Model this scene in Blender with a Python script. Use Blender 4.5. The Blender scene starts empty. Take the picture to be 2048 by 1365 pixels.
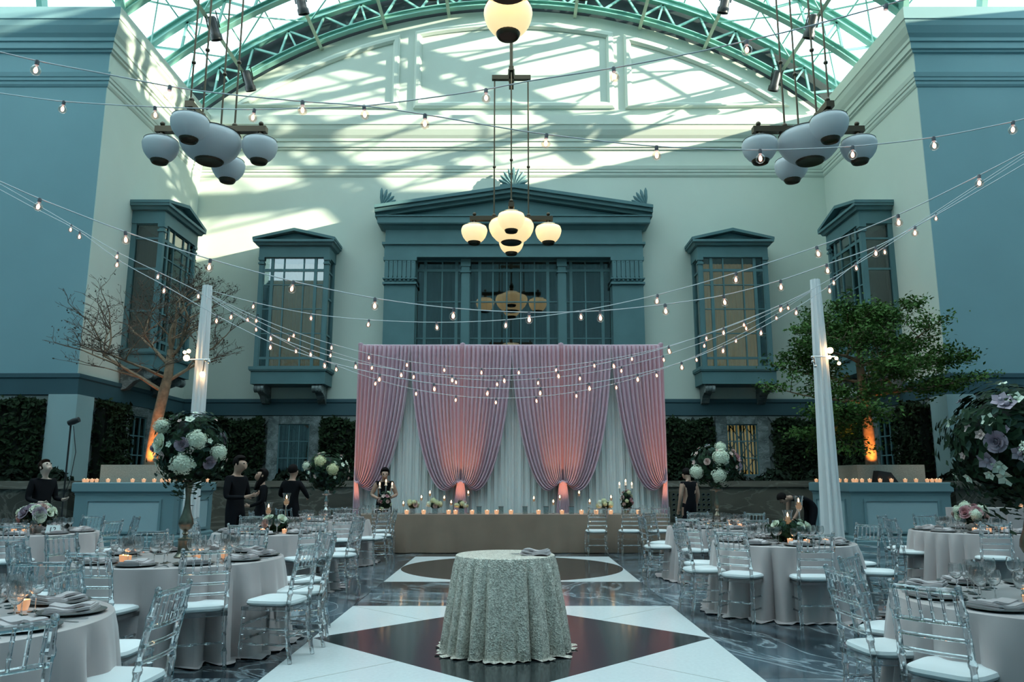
import bpy, math, random
import numpy as np
from mathutils import Vector, Matrix
sc = bpy.context.scene
col = sc.collection
R = math.radians
PI = math.pi
random.seed(7)
rng = np.random.default_rng(7)

# ---------------------------------------------------------------- camera
CAM_H, FPX, PITCH = 1.45, 1538.0, math.atan(.181)
cam_d = bpy.data.cameras.new('camera')
cam = bpy.data.objects.new('camera', cam_d)
col.objects.link(cam)
cam.location = (0, 0, CAM_H)
cam.rotation_euler = (PI / 2 + PITCH, 0, 0)
cam_d.sensor_width = 36
cam_d.lens = 36 * FPX / 2048
cam_d.clip_end = 300
sc.camera = cam

# ---------------------------------------------------------------- world, sun, exposure
world = bpy.data.worlds.new('world')
sc.world = world
world.use_nodes = True
wn = world.node_tree
bg = wn.nodes['Background']
tcn = wn.nodes.new('ShaderNodeTexCoord')
nz = wn.nodes.new('ShaderNodeTexNoise')
nz.inputs['Scale'].default_value = 2.5
nz.inputs['Detail'].default_value = 4
rp = wn.nodes.new('ShaderNodeValToRGB')
rp.color_ramp.elements[0].position = .35
rp.color_ramp.elements[0].color = (.62, .88, 1.0, 1)
rp.color_ramp.elements[1].position = .65
rp.color_ramp.elements[1].color = (.82, .97, 1.0, 1)
wn.links.new(tcn.outputs['Generated'], nz.inputs['Vector'])
wn.links.new(nz.outputs['Fac'], rp.inputs['Fac'])
wn.links.new(rp.outputs['Color'], bg.inputs['Color'])
bg.inputs['Strength'].default_value = 2.2

sun_d = bpy.data.lights.new('sun', 'SUN')
sun = bpy.data.objects.new('sun', sun_d)
col.objects.link(sun)
sun_d.energy = 9.5
sun_d.color = (1.0, .93, .70)
sun_d.angle = R(.55)
SUN_DIR = Vector((-1, .36, -.243)).normalized()
sun.rotation_euler = SUN_DIR.to_track_quat('-Z', 'Y').to_euler()
sun.location = (30, -10, 30)

vs = sc.view_settings
vs.view_transform = 'Standard'
vs.look = 'None'
vs.gamma = 1
vs.exposure = 0.85
vs.use_curve_mapping = False
try:
    sc.cycles.use_denoising = True
    sc.cycles.max_bounces = 10
    sc.cycles.diffuse_bounces = 4
    sc.cycles.glossy_bounces = 3
    sc.cycles.adaptive_threshold = .02
    sc.cycles.transparent_max_bounces = 24
    sc.cycles.transmission_bounces = 10
    sc.cycles.caustics_reflective = False
    sc.cycles.caustics_refractive = False
    sc.cycles.sample_clamp_indirect = 6
except Exception:
    pass


def P(px, py, D):
    """photo pixel (2048x1365) at depth D -> world point"""
    v = (682.5 - py) / FPX
    s, c = math.sin(PITCH), math.cos(PITCH)
    fw = c - v * s
    return Vector(((px - 1024) / FPX * D / fw, D, CAM_H + D * (s + v * c) / fw))


# ---------------------------------------------------------------- mesh helpers
class MB:
    def __init__(s):
        s.v, s.f = [], []

    def add(s, vs_, fs_):
        n = len(s.v)
        s.v.extend([tuple(p) for p in vs_])
        s.f.extend([tuple(i + n for i in q) for q in fs_])
        return s

    def box(s, x0, x1, y0, y1, z0, z1):
        return s.add([(x0, y0, z0), (x1, y0, z0), (x1, y1, z0), (x0, y1, z0), (x0, y0, z1), (x1, y0, z1), (x1, y1, z1), (x0, y1, z1)],
                     [(3, 2, 1, 0), (4, 5, 6, 7), (0, 1, 5, 4), (1, 2, 6, 5), (2, 3, 7, 6), (3, 0, 4, 7)])

    def beam(s, p, q, w, h, up=(0, 0, 1)):
        p, q = Vector(p), Vector(q)
        d = (q - p).normalized()
        up = Vector(up)
        sd = d.cross(up)
        if sd.length < 1e-4:
            sd = d.cross(Vector((1, 0, 0)))
        sd.normalize()
        u = sd.cross(d)
        o = []
        for c in (p, q):
            for a, b in ((-1, -1), (1, -1), (1, 1), (-1, 1)):
                o.append(c + sd * a * w / 2 + u * b * h / 2)
        return s.add(o, [(0, 1, 2, 3), (7, 6, 5, 4), (0, 4, 5, 1), (1, 5, 6, 2), (2, 6, 7, 3), (3, 7, 4, 0)])

    def tube(s, pts, r, n=6, caps=True):
        pts = [Vector(p) for p in pts]
        m = len(pts)
        rs = r if hasattr(r, '__len__') else [r] * m
        prev = None
        vv, ff = [], []
        for i, p in enumerate(pts):
            d = (pts[min(i + 1, m - 1)] - pts[max(i - 1, 0)])
            if d.length < 1e-9:
                d = Vector((0, 0, 1))
            d.normalize()
            if prev is None:
                a = d.cross(Vector((0, 0, 1)))
                if a.length < .05:
                    a = d.cross(Vector((0, 1, 0)))
            else:
                a = prev - d * prev.dot(d)
            a.normalize()
            prev = a
            b = d.cross(a)
            for k in range(n):
                t = 2 * PI * k / n
                vv.append(p + (a * math.cos(t) + b * math.sin(t)) * rs[i])
        for i in range(m - 1):
            for k in range(n):
                k2 = (k + 1) % n
                ff.append((i * n + k, i * n + k2, (i + 1) * n + k2, (i + 1) * n + k))
        if caps:
            ff.append(tuple(range(n - 1, -1, -1)))
            ff.append(tuple((m - 1) * n + k for k in range(n)))
        return s.add(vv, ff)

    def lathe(s, prof, n=16, c=(0, 0, 0), axis=None):
        vv, ff = [], []
        m = len(prof)
        for r, z in prof:
            for k in range(n):
                t = 2 * PI * k / n
                vv.append((c[0] + r * math.cos(t), c[1] + r * math.sin(t), c[2] + z))
        for i in range(m - 1):
            for k in range(n):
                k2 = (k + 1) % n
                ff.append((i * n + k, i * n + k2, (i + 1) * n + k2, (i + 1) * n + k))
        if prof[0][0] > 1e-6:
            ff.append(tuple(range(n - 1, -1, -1)))
        if prof[-1][0] > 1e-6:
            ff.append(tuple((m - 1) * n + k for k in range(n)))
        return s.add(vv, ff)

    def ball(s, c, r, n=10, m=6, sc_=(1, 1, 1)):
        prof = [(math.sin(PI * i / m), -math.cos(PI * i / m)) for i in range(m + 1)]
        b = MB().lathe([(max(a, 1e-7), z) for a, z in prof], n)
        return s.add([(c[0] + x * r * sc_[0], c[1] + y * r * sc_[1], c[2] + z * r * sc_[2]) for x, y, z in b.v], b.f)

    def prism(s, poly, y0, y1, ax='y'):
        """poly: list of (a,b) ; ax y: (x,z) extruded in y ; ax x: (y,z) extruded in x ; ax z: (x,y) extruded in z"""
        n = len(poly)
        def m(a, b, t):
            return (a, t, b) if ax == 'y' else ((t, a, b) if ax == 'x' else (a, b, t))
        vv = [m(a, b, y0) for a, b in poly] + [m(a, b, y1) for a, b in poly]
        ff = [tuple(range(n)), tuple(range(2 * n - 1, n - 1, -1))]
        for i in range(n):
            j = (i + 1) % n
            ff.append((i, j + 0, j + n, i + n)[::-1])
        return s.add(vv, ff)

    def sweep(s, path, prof, side=1, closed=False):
        """plan path [(x,y)], profile [(offset,z)] ; offset to the left of travel * side"""
        pts = [Vector((p[0], p[1])) for p in path]
        n = len(pts)
        nor = []
        for i in range(n):
            def dirn(a, b):
                d = (pts[b] - pts[a]).normalized()
                return Vector((-d.y, d.x)) * side
            if closed:
                n1, n2 = dirn((i - 1) % n, i), dirn(i, (i + 1) % n)
            else:
                n1 = dirn(i - 1, i) if i > 0 else dirn(0, 1)
                n2 = dirn(i, i + 1) if i < n - 1 else dirn(n - 2, n - 1)
            b = n1 + n2
            b /= max(.2, b.dot(n1))
            nor.append(b)
        m = len(prof)
        vv, ff = [], []
        for i in range(n):
            for o, z in prof:
                q = pts[i] + nor[i] * o
                vv.append((q.x, q.y, z))
        for i in range(n if closed else n - 1):
            j = (i + 1) % n
            for k in range(m - 1):
                ff.append((i * m + k, j * m + k, j * m + k + 1, i * m + k + 1))
        if not closed:
            ff.append(tuple(range(m)))
            ff.append(tuple((n - 1) * m + k for k in range(m - 1, -1, -1)))
        return s.add(vv, ff)

    def merge(s, o, M=None):
        if M is None:
            return s.add(o.v, o.f)
        return s.add([M @ Vector(p) for p in o.v], o.f)

    def mesh(s, name, mat, smooth=False):
        me = bpy.data.meshes.new(name)
        me.from_pydata(s.v, [], s.f)
        if mat:
            me.materials.append(mat)
        if smooth:
            me.polygons.foreach_set('use_smooth', [True] * len(me.polygons))
            try:
                me.set_sharp_from_angle(angle=R(42))
            except Exception:
                pass
        me.update()
        return me

    def build(s, name, mat, parent=None, smooth=False, loc=None, rz=0):
        return link(name, s.mesh(name, mat, smooth), parent, loc, rz)


def link(name, me, parent=None, loc=None, rz=0, label=None):
    o = bpy.data.objects.new(name, me)
    col.objects.link(o)
    if parent is not None:
        o.parent = parent
    if loc is not None:
        o.location = loc
    if rz:
        o.rotation_euler = (0, 0, rz)
    if label:
        o['label'] = label
    return o


def tag(o, label, cat, group=None, kind=None):
    o['label'] = label
    o['category'] = cat
    if group:
        o['group'] = group
    if kind:
        o['kind'] = kind
    return o


def thing(name, label, cat, loc=(0, 0, 0), rz=0, group=None, kind=None):
    return tag(link(name, None, None, loc, rz), label, cat, group, kind)


def copy_tree(o, parent=None):
    c = o.copy()
    col.objects.link(c)
    c.parent = parent
    for ch in list(o.children):
        copy_tree(ch, c)
    return c


# ---------------------------------------------------------------- materials
def newmat(name):
    m = bpy.data.materials.new(name)
    m.use_nodes = True
    return m, m.node_tree, m.node_tree.nodes['Principled BSDF']


def pmat(name, c, rough=.6, metal=0, spec=.5, var=0, vscale=4, bump=0, bscale=40, sheen=0, emis=None, es=0, coord='Object', c2=None, coat=0):
    m, nt, b = newmat(name)
    b.inputs['Base Color'].default_value = (*c, 1)
    b.inputs['Roughness'].default_value = rough
    b.inputs['Metallic'].default_value = metal
    b.inputs['Specular IOR Level'].default_value = spec
    b.inputs['Sheen Weight'].default_value = sheen
    b.inputs['Coat Weight'].default_value = coat
    if emis:
        b.inputs['Emission Color'].default_value = (*emis, 1)
        b.inputs['Emission Strength'].default_value = es
    if var or bump:
        tc = nt.nodes.new('ShaderNodeTexCoord')
    if var:
        n = nt.nodes.new('ShaderNodeTexNoise')
        n.inputs['Scale'].default_value = vscale
        n.inputs['Detail'].default_value = 5
        nt.links.new(tc.outputs[coord], n.inputs['Vector'])
        r = nt.nodes.new('ShaderNodeValToRGB')
        r.color_ramp.elements[0].position = .3
        r.color_ramp.elements[1].position = .7
        lo = c2 if c2 else tuple(x * (1 - var) for x in c)
        hi = c if c2 else tuple(min(1, x * (1 + var)) for x in c)
        r.color_ramp.elements[0].color = (*lo, 1)
        r.color_ramp.elements[1].color = (*hi, 1)
        nt.links.new(n.outputs['Fac'], r.inputs['Fac'])
        nt.links.new(r.outputs['Color'], b.inputs['Base Color'])
    if bump:
        n2 = nt.nodes.new('ShaderNodeTexNoise')
        n2.inputs['Scale'].default_value = bscale
        n2.inputs['Detail'].default_value = 4
        nt.links.new(tc.outputs[coord], n2.inputs['Vector'])
        bm = nt.nodes.new('ShaderNodeBump')
        bm.inputs['Strength'].default_value = bump
        bm.inputs['Distance'].default_value = .02
        nt.links.new(n2.outputs['Fac'], bm.inputs['Height'])
        nt.links.new(bm.outputs['Normal'], b.inputs['Normal'])
    return m


def fresnel_fac(nt, ior, k):
    """Schlick reflectance, the same from both sides of a sheet"""
    lw = nt.nodes.new('ShaderNodeLayerWeight')
    lw.inputs['Blend'].default_value = .5
    pw = nt.nodes.new('ShaderNodeMath')
    pw.operation = 'POWER'
    pw.inputs[1].default_value = 3.5
    nt.links.new(lw.outputs['Facing'], pw.inputs[0])
    f0 = ((ior - 1) / (ior + 1)) ** 2 * k
    ma = nt.nodes.new('ShaderNodeMath')
    ma.operation, ma.use_clamp = 'MULTIPLY_ADD', True
    ma.inputs[1].default_value = .85 - f0
    ma.inputs[2].default_value = f0
    nt.links.new(pw.outputs[0], ma.inputs[0])
    return ma.outputs[0]


def solidglass(name, tint=(1, 1, 1), ior=1.45, clear=.35):
    """solid clear glass or acrylic; part of the light passes straight through"""
    m = bpy.data.materials.new(name)
    m.use_nodes = True
    nt = m.node_tree
    nt.nodes.remove(nt.nodes['Principled BSDF'])
    g = nt.nodes.new('ShaderNodeBsdfGlass')
    g.inputs['Color'].default_value = (*tint, 1)
    g.inputs['Roughness'].default_value = 0
    g.inputs['IOR'].default_value = ior
    t = nt.nodes.new('ShaderNodeBsdfTransparent')
    t.inputs['Color'].default_value = (*tint, 1)
    mx = nt.nodes.new('ShaderNodeMixShader')
    mx.inputs[0].default_value = clear
    nt.links.new(g.outputs[0], mx.inputs[1])
    nt.links.new(t.outputs[0], mx.inputs[2])
    nt.links.new(mx.outputs[0], nt.nodes['Material Output'].inputs['Surface'])
    return m


def opalglass(name, c):
    m, nt, b = newmat(name)
    b.inputs['Base Color'].default_value = (*c, 1)
    b.inputs['Roughness'].default_value = .28
    t = nt.nodes.new('ShaderNodeBsdfTranslucent')
    t.inputs['Color'].default_value = (*c, 1)
    mx = nt.nodes.new('ShaderNodeMixShader')
    mx.inputs[0].default_value = .45
    nt.links.new(b.outputs[0], mx.inputs[1])
    nt.links.new(t.outputs[0], mx.inputs[2])
    nt.links.new(mx.outputs[0], nt.nodes['Material Output'].inputs['Surface'])
    return m


def thinglass(name, tint=(1, 1, 1), rough=.02, ior=1.45, refl=1.0, gcol=(1, 1, 1)):
    """thin clear sheet: see-through plus Fresnel reflection"""
    m = bpy.data.materials.new(name)
    m.use_nodes = True
    nt = m.node_tree
    nt.nodes.remove(nt.nodes['Principled BSDF'])
    out = nt.nodes['Material Output']
    t = nt.nodes.new('ShaderNodeBsdfTransparent')
    t.inputs['Color'].default_value = (*tint, 1)
    g = nt.nodes.new('ShaderNodeBsdfGlossy')
    g.inputs['Roughness'].default_value = rough
    g.inputs['Color'].default_value = (*gcol, 1)
    f = fresnel_fac(nt, ior, refl)
    mx = nt.nodes.new('ShaderNodeMixShader')
    nt.links.new(f, mx.inputs[0])
    nt.links.new(t.outputs[0], mx.inputs[1])
    nt.links.new(g.outputs[0], mx.inputs[2])
    nt.links.new(mx.outputs[0], out.inputs['Surface'])
    return m


def emat(name, c, s):
    m, nt, b = newmat(name)
    b.inputs['Base Color'].default_value = (*c, 1)
    b.inputs['Emission Color'].default_value = (*c, 1)
    b.inputs['Emission Strength'].default_value = s
    m.cycles.emission_sampling = 'NONE'
    return m


def marble(name, dark, mid, vein, scale=1.2, rough=.12, seed=0.0):
    m, nt, b = newmat(name)
    L = nt.links.new
    tc = nt.nodes.new('ShaderNodeTexCoord')
    oi = nt.nodes.new('ShaderNodeObjectInfo')
    rot = nt.nodes.new('ShaderNodeVectorRotate')
    rot.rotation_type = 'Z_AXIS'
    mul = nt.nodes.new('ShaderNodeMath')
    mul.operation = 'MULTIPLY'
    mul.inputs[1].default_value = 6.28
    L(oi.outputs['Random'], mul.inputs[0])
    L(mul.outputs[0], rot.inputs['Angle'])
    L(tc.outputs['Object'], rot.inputs['Vector'])
    add = nt.nodes.new('ShaderNodeVectorMath')
    add.operation = 'ADD'
    sc3 = nt.nodes.new('ShaderNodeMath')
    sc3.operation = 'MULTIPLY'
    sc3.inputs[1].default_value = 37
    L(oi.outputs['Random'], sc3.inputs[0])
    L(rot.outputs[0], add.inputs[0])
    L(sc3.outputs[0], add.inputs[1])
    mp = nt.nodes.new('ShaderNodeMapping')
    mp.inputs['Scale'].default_value = (1, .34, 1)
    L(add.outputs[0], mp.inputs['Vector'])
    n1 = nt.nodes.new('ShaderNodeTexNoise')
    n1.inputs['Scale'].default_value = scale
    n1.inputs['Detail'].default_value = 8
    n1.inputs['Distortion'].default_value = .8
    L(mp.outputs[0], n1.inputs['Vector'])
    r1 = nt.nodes.new('ShaderNodeValToRGB')
    r1.color_ramp.elements[0].position = .40
    r1.color_ramp.elements[0].color = (*dark, 1)
    r1.color_ramp.elements[1].position = .64
    r1.color_ramp.elements[1].color = (*mid, 1)
    L(n1.outputs['Fac'], r1.inputs['Fac'])
    n2 = nt.nodes.new('ShaderNodeTexNoise')
    n2.inputs['Scale'].default_value = scale * 1.7
    n2.inputs['Detail'].default_value = 7
    n2.inputs['Distortion'].default_value = 1.7
    L(mp.outputs[0], n2.inputs['Vector'])
    r2 = nt.nodes.new('ShaderNodeValToRGB')
    e = r2.color_ramp.elements
    e[0].position, e[0].color = .472, (0, 0, 0, 1)
    e[1].position, e[1].color = .50, (1, 1, 1, 1)
    x = e.new(.53)
    x.color = (0, 0, 0, 1)
    L(n2.outputs['Fac'], r2.inputs['Fac'])
    mx = nt.nodes.new('ShaderNodeMix')
    mx.data_type = 'RGBA'
    mf = nt.nodes.new('ShaderNodeMath')
    mf.operation = 'MULTIPLY'
    L(r2.outputs['Color'], mf.inputs[0])
    L(n1.outputs['Fac'], mf.inputs[1])
    L(mf.outputs[0], mx.inputs['Factor'])
    L(r1.outputs['Color'], mx.inputs['A'])
    mx.inputs['B'].default_value = (*vein, 1)
    L(mx.outputs['Result'], b.inputs['Base Color'])
    b.inputs['Roughness'].default_value = rough
    return m


M = {}
M['cream'] = pmat('cream_paint', (.54, .59, .53), .75, var=.03, vscale=.6, spec=.2)
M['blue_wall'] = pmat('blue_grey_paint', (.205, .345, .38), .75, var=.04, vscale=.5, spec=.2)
M['teal'] = pmat('teal_paint', (.088, .175, .19), .55, var=.08, vscale=1.5, spec=.3)
M['band'] = pmat('dark_band_paint', (.035, .085, .105), .6, var=.06, vscale=1)
M['steel'] = pmat('green_steel', (.20, .42, .36), .5, var=.1, vscale=.8)
M['purlin'] = pmat('pale_green_steel', (.42, .52, .40), .5, var=.06, vscale=.8)
M['darkpanel'] = pmat('dark_infill_panel', (.010, .026, .028), .6)
M['roofglass'] = thinglass('roof_glass', (.93, .985, 1.0), .03)
M['winglass'] = thinglass('window_glass', (.55, .64, .64), .01, ior=1.9, refl=1.1)
M['curtain'] = pmat('beige_curtain', (.42, .36, .24), .8, sheen=.3, var=.1, vscale=5)
M['curtain_dark'] = pmat('grey_curtain', (.018, .022, .022), .85, var=.2, vscale=4)
M['interior'] = pmat('dim_interior', (.05, .06, .06), .9)
M['marble'] = marble('grey_marble', (.008, .014, .020), (.105, .145, .175), (.50, .57, .61), 1.0, .10)
M['white_terrazzo'] = pmat('white_terrazzo', (.74, .77, .77), .16, var=.04, vscale=30)
M['black_granite'] = pmat('black_granite', (.020, .026, .028), .12, var=.9, vscale=90)
M['brown_granite'] = pmat('brown_granite', (.040, .034, .032), .12, var=.8, vscale=90)
M['stone'] = marble('brown_stone', (.05, .045, .035), (.16, .14, .11), (.28, .26, .22), .8, .5)
M['grey_stone'] = marble('grey_stone_surround', (.07, .09, .09), (.20, .23, .23), (.42, .45, .45), 3, .45)
M['stucco'] = pmat('pale_stucco', (.20, .23, .22), .8, var=.2, vscale=2)
M['lattice'] = pmat('dark_lattice', (.03, .045, .05), .5)
M['planter'] = pmat('planter_paint', (.16, .26, .285), .5, var=.04, vscale=1)
M['planter_panel'] = pmat('planter_panel_paint', (.34, .46, .49), .5, var=.04, vscale=1)
M['speckle'] = pmat('speckled_stone', (.34, .34, .29), .6, var=.25, vscale=60)
# ================================================================ STRUCTURE
W, YB, YF, WO, YC = 11.15, 26.0, 19.6, 18.0, -5.0     # alcove half width, back wall, front wall faces, outer side walls, wall behind camera
ZT = 14.3
AR, AZ = 17.4, 1.26                                    # arch radius / centre height


def arch_z(x, r=AR):
    return AZ + math.sqrt(max(0, r * r - x * x))


# ---------------------------------------------------------------- floor
floor = thing('floor', 'polished grey marble floor with white and dark inlaid squares', 'floor', kind='structure')
MB().box(-WO, WO, YC, YB, -.12, -.012).build('floor_bed', M['lattice'], floor)
slab = {}


def floor_slab(x0, x1, y0, y1, mat='marble', j=.004, name='floor_tile'):
    w, d = round(x1 - x0, 3), round(y1 - y0, 3)
    if (w, d, mat) not in slab:
        slab[(w, d, mat)] = MB().box(-w / 2 + j, w / 2 - j, -d / 2 + j, d / 2 - j, -.012, 0).mesh(name, M[mat])
    return link(name, slab[(w, d, mat)], floor, ((x0 + x1) / 2, (y0 + y1) / 2, 0))


SQ, S1, S2 = 1.86, 7.55, 13.45     # inlay half size, centres
for yc in (S1, S2):
    for sx in (-1, 1):
        for sy in (-1, 1):
            if yc == S1:
                poly = [(0, 0), (SQ, 0), (0, SQ)]
                poly = [(sx * (SQ - a), sy * (SQ - b)) for a, b in poly]
            else:
                n = 16
                poly = [(sx * SQ, sy * SQ)] + [(sx * SQ * math.cos(PI / 2 * k / n), sy * SQ * math.sin(PI / 2 * k / n)) for k in range(n + 1)]
            if sx * sy < 0:
                poly = poly[::-1]
            MB().prism(poly[::-1], 0, -.012, 'z').build('corner_tile', M['white_terrazzo'], floor, loc=(0, yc, 0))
    if yc == S1:
        poly = [(SQ, 0), (0, SQ), (-SQ, 0), (0, -SQ)]
        MB().prism([(a * .998, b * .998) for a, b in poly][::-1], 0.0005, -.012, 'z').build('diamond_tile', M['black_granite'], floor, loc=(0, yc, 0))
        # fine joints across the white corners
        for sx in (-1, 1):
            for sy in (-1, 1):
                MB().beam((sx * SQ / 2, yc + sy * SQ / 2, .0006), (sx * SQ * .985, yc + sy * SQ * .985, .0006), .006, .0012).build('tile_joint', M['speckle'], floor)
    else:
        MB().prism([(SQ * .998 * math.cos(2 * PI * k / 64), SQ * .998 * math.sin(2 * PI * k / 64)) for k in range(64)][::-1], 0.0005, -.012, 'z').build('disc_tile', M['brown_granite'], floor, loc=(0, yc, 0))
ys = [YC, -1.5, 1.75, S1 - SQ]
for a, b in zip(ys, ys[1:]):
    floor_slab(-SQ, SQ, a, b)
for k in range(2):
    w = (S2 - SQ - S1 - SQ) / 2
    for sx in (-1, 0):
        floor_slab(sx * SQ, (sx + 1) * SQ, S1 + SQ + k * w, S1 + SQ + (k + 1) * w)
for k in range(3):
    w = (YB - S2 - SQ) / 3
    for sx in (-1, 0):
        floor_slab(sx * SQ, (sx + 1) * SQ, S2 + SQ + k * w, S2 + SQ + (k + 1) * w)
for sx in (-1, 1):
    y = YC
    nn = 14
    d = (YB - YC) / nn
    for i in range(nn):
        xs_ = [SQ, 5.1, 8.3, 11.5, WO]
        for a, b in zip(xs_, xs_[1:]):
            if sx > 0:
                floor_slab(a, b, YC + i * d, YC + (i + 1) * d)
            else:
                floor_slab(-b, -a, YC + i * d, YC + (i + 1) * d)

# ---------------------------------------------------------------- walls
arc = [(W * math.sin(t) / math.sin(math.asin(W / AR)), 0) for t in ()]
n = 40
arcp = [(W * (1 - 2 * k / n), arch_z(W * (1 - 2 * k / n))) for k in range(n + 1)]
wb = MB().prism([(-W, 0), (W, 0)] + arcp, YB, YB + .4).build('wall_back', M['cream'])
tag(wb, 'pale green-white end wall with an arched top under the glass vault', 'wall', kind='structure')
for sx, nm, lab in ((-1, 'wall_left', 'tall cream side wall of the alcove behind the bare tree'), (1, 'wall_right', 'tall cream side wall of the alcove behind the leafy tree')):
    w_ = MB()
    a, b = sorted((sx * W, sx * (W + .35)))
    w_.box(a, b, YF + .35, YB + .4, 0, ZT)
    w_.box(*sorted((sx * W, sx * (W + .02))), YF + .004, YF + .35, 0, ZT)
    tag(w_.build(nm, M['cream']), lab, 'wall', kind='structure')
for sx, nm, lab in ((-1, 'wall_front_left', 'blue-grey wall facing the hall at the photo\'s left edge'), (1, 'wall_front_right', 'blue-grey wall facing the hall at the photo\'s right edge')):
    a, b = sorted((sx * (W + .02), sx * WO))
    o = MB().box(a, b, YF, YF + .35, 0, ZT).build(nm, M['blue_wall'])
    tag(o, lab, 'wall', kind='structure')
for sx, nm, lab in ((-1, 'wall_outer_left', 'blue-grey outer wall of the hall beyond the left tables'), (1, 'wall_outer_right', 'unseen blue-grey outer wall beyond the right tables, gable shaped to block the sun')):
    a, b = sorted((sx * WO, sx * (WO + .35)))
    # unseen wing ends; gable outline shaped so the right one blocks low sun
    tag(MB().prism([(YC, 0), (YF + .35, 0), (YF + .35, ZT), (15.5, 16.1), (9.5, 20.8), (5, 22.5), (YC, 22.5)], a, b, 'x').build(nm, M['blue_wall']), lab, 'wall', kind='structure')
tag(MB().prism([(-WO, 0), (WO, 0), (WO, 20.2), (-W - 1, 20.2), (-W - 1, 16.0), (-WO, 16.0)], YC - .35, YC).build('wall_rear', M['blue_wall']), 'blue-grey wall behind the photographer', 'wall', kind='structure')  # unseen; stepped top shaped to limit the sky mirrored in the windows

# mouldings swept round the alcove (cream inside the alcove, blue on the walls facing the hall)
CORN = [(0, ZT + .02), (.36, ZT + .02), (.36, 13.97), (.33, 13.95), (.30, 13.80), (.22, 13.62), (.15, 13.52), (.15, 13.42), (.11, 13.40), (.11, 13.22), (.06, 13.20), (.06, 13.14), (0, 13.12)]
LOWM = [(0, 12.52), (.12, 12.50), (.10, 12.38), (.08, 12.36), (.08, 12.28), (.05, 12.26), (.05, 12.18), (.02, 12.12), (0, 12.10)]
BAND = [(0, 4.16), (.10, 4.14), (.10, 4.04), (.07, 4.0), (.07, 3.60), (0, 3.58)]
ALC = [(-W, YF), (-W, YB), (W, YB), (W, YF)]


def mitre_sweep(name, prof, mat_a, mat_b, labs):
    """one piece per wall, mitred at the corners"""
    full = [(-WO, YF), (-W, YF), (-W, YB), (W, YB), (W, YF), (WO, YF)]
    m = len(prof)
    mb = MB().sweep(full, prof, side=-1)
    for i in range(5):
        s_ = MB()
        vv = mb.v[i * m:(i + 2) * m]
        ff = [(k, m + k, m + k + 1, k + 1) for k in range(m - 1)] + [tuple(range(m)), tuple(range(2 * m - 1, m - 1, -1))]
        s_.add(vv, ff)
        mt = mat_b if i in (0, 4) else mat_a
        o = s_.build('trim_%d' % (int(name[-1]) * 5 - 4 + i), M[mt])
        tag(o, labs[i], 'moulding', kind='structure')


names5 = ['the blue wall at the left edge', 'the alcove wall behind the bare tree', 'the end wall', 'the alcove wall behind the leafy tree', 'the blue wall at the right edge']
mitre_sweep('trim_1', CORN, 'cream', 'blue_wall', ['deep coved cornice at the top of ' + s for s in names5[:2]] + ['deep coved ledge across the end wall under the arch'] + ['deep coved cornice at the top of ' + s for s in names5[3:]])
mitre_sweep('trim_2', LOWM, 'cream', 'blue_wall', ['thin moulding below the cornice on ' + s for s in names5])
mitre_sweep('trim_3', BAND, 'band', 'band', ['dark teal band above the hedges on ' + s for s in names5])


def sweep3(path, w, t, yb):
    """flat picture-frame moulding on the end wall: closed path of (x,z), width w, steps t proud"""
    pts = [Vector(p) for p in path]
    n = len(pts)
    prof = [(-w / 2, 0), (-w / 2, t * .6), (-w * .2, t), (w * .2, t), (w / 2, t * .4), (w / 2, 0)]
    vv, ff = [], []
    for i in range(n):
        d1 = (pts[i] - pts[i - 1]).normalized()
        d2 = (pts[(i + 1) % n] - pts[i]).normalized()
        n1, n2 = Vector((-d1.y, d1.x)), Vector((-d2.y, d2.x))
        b = n1 + n2
        b /= max(.35, b.dot(n1))
        for o, h in prof:
            q = pts[i] + b * o
            vv.append((q.x, yb - h, q.y))
    m = len(prof)
    for i in range(n):
        j = (i + 1) % n
        for k in range(m - 1):
            ff.append((i * m + k, i * m + k + 1, j * m + k + 1, j * m + k))
    return MB().add(vv, ff)


# lunette panels
def archpath(x0, x1, r, k=14):
    return [(x0 + (x1 - x0) * i / k, arch_z(x0 + (x1 - x0) * i / k, r)) for i in range(k + 1)]


ctr = [(-3.45, 14.86), (3.6, 14.86)] + archpath(3.6, -3.45, AR - .62)
o = sweep3(ctr, .26, .12, YB).build('panel_moulding', M['cream'], wb)
for sx in (-1, 1):
    pth = [(sx * 4.25, 14.86), (sx * 9.9, 14.86)] + [(x, z) for x, z in archpath(sx * 10.0, sx * 4.25, AR - .62) if z > 15.0]
    if sx < 0:
        pth = pth[::-1]
    sweep3(pth, .26, .12, YB).build('panel_moulding', M['cream'], wb)
MB().box(-W, W, YB - .05, YB, 14.28, 14.34).build('ledge_fillet', M['cream'], wb)

# ---------------------------------------------------------------- glass vault
roof = thing('ceiling', 'green steel and glass barrel vault over the hall', 'roof', kind='structure')
UR = AR + 1.05          # upper chord
GR = AR + 1.28          # glass
TA = math.asin(W / AR)


def ap(t, r, y):
    return Vector((r * math.sin(t), y, AZ + r * math.cos(t)))


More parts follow.
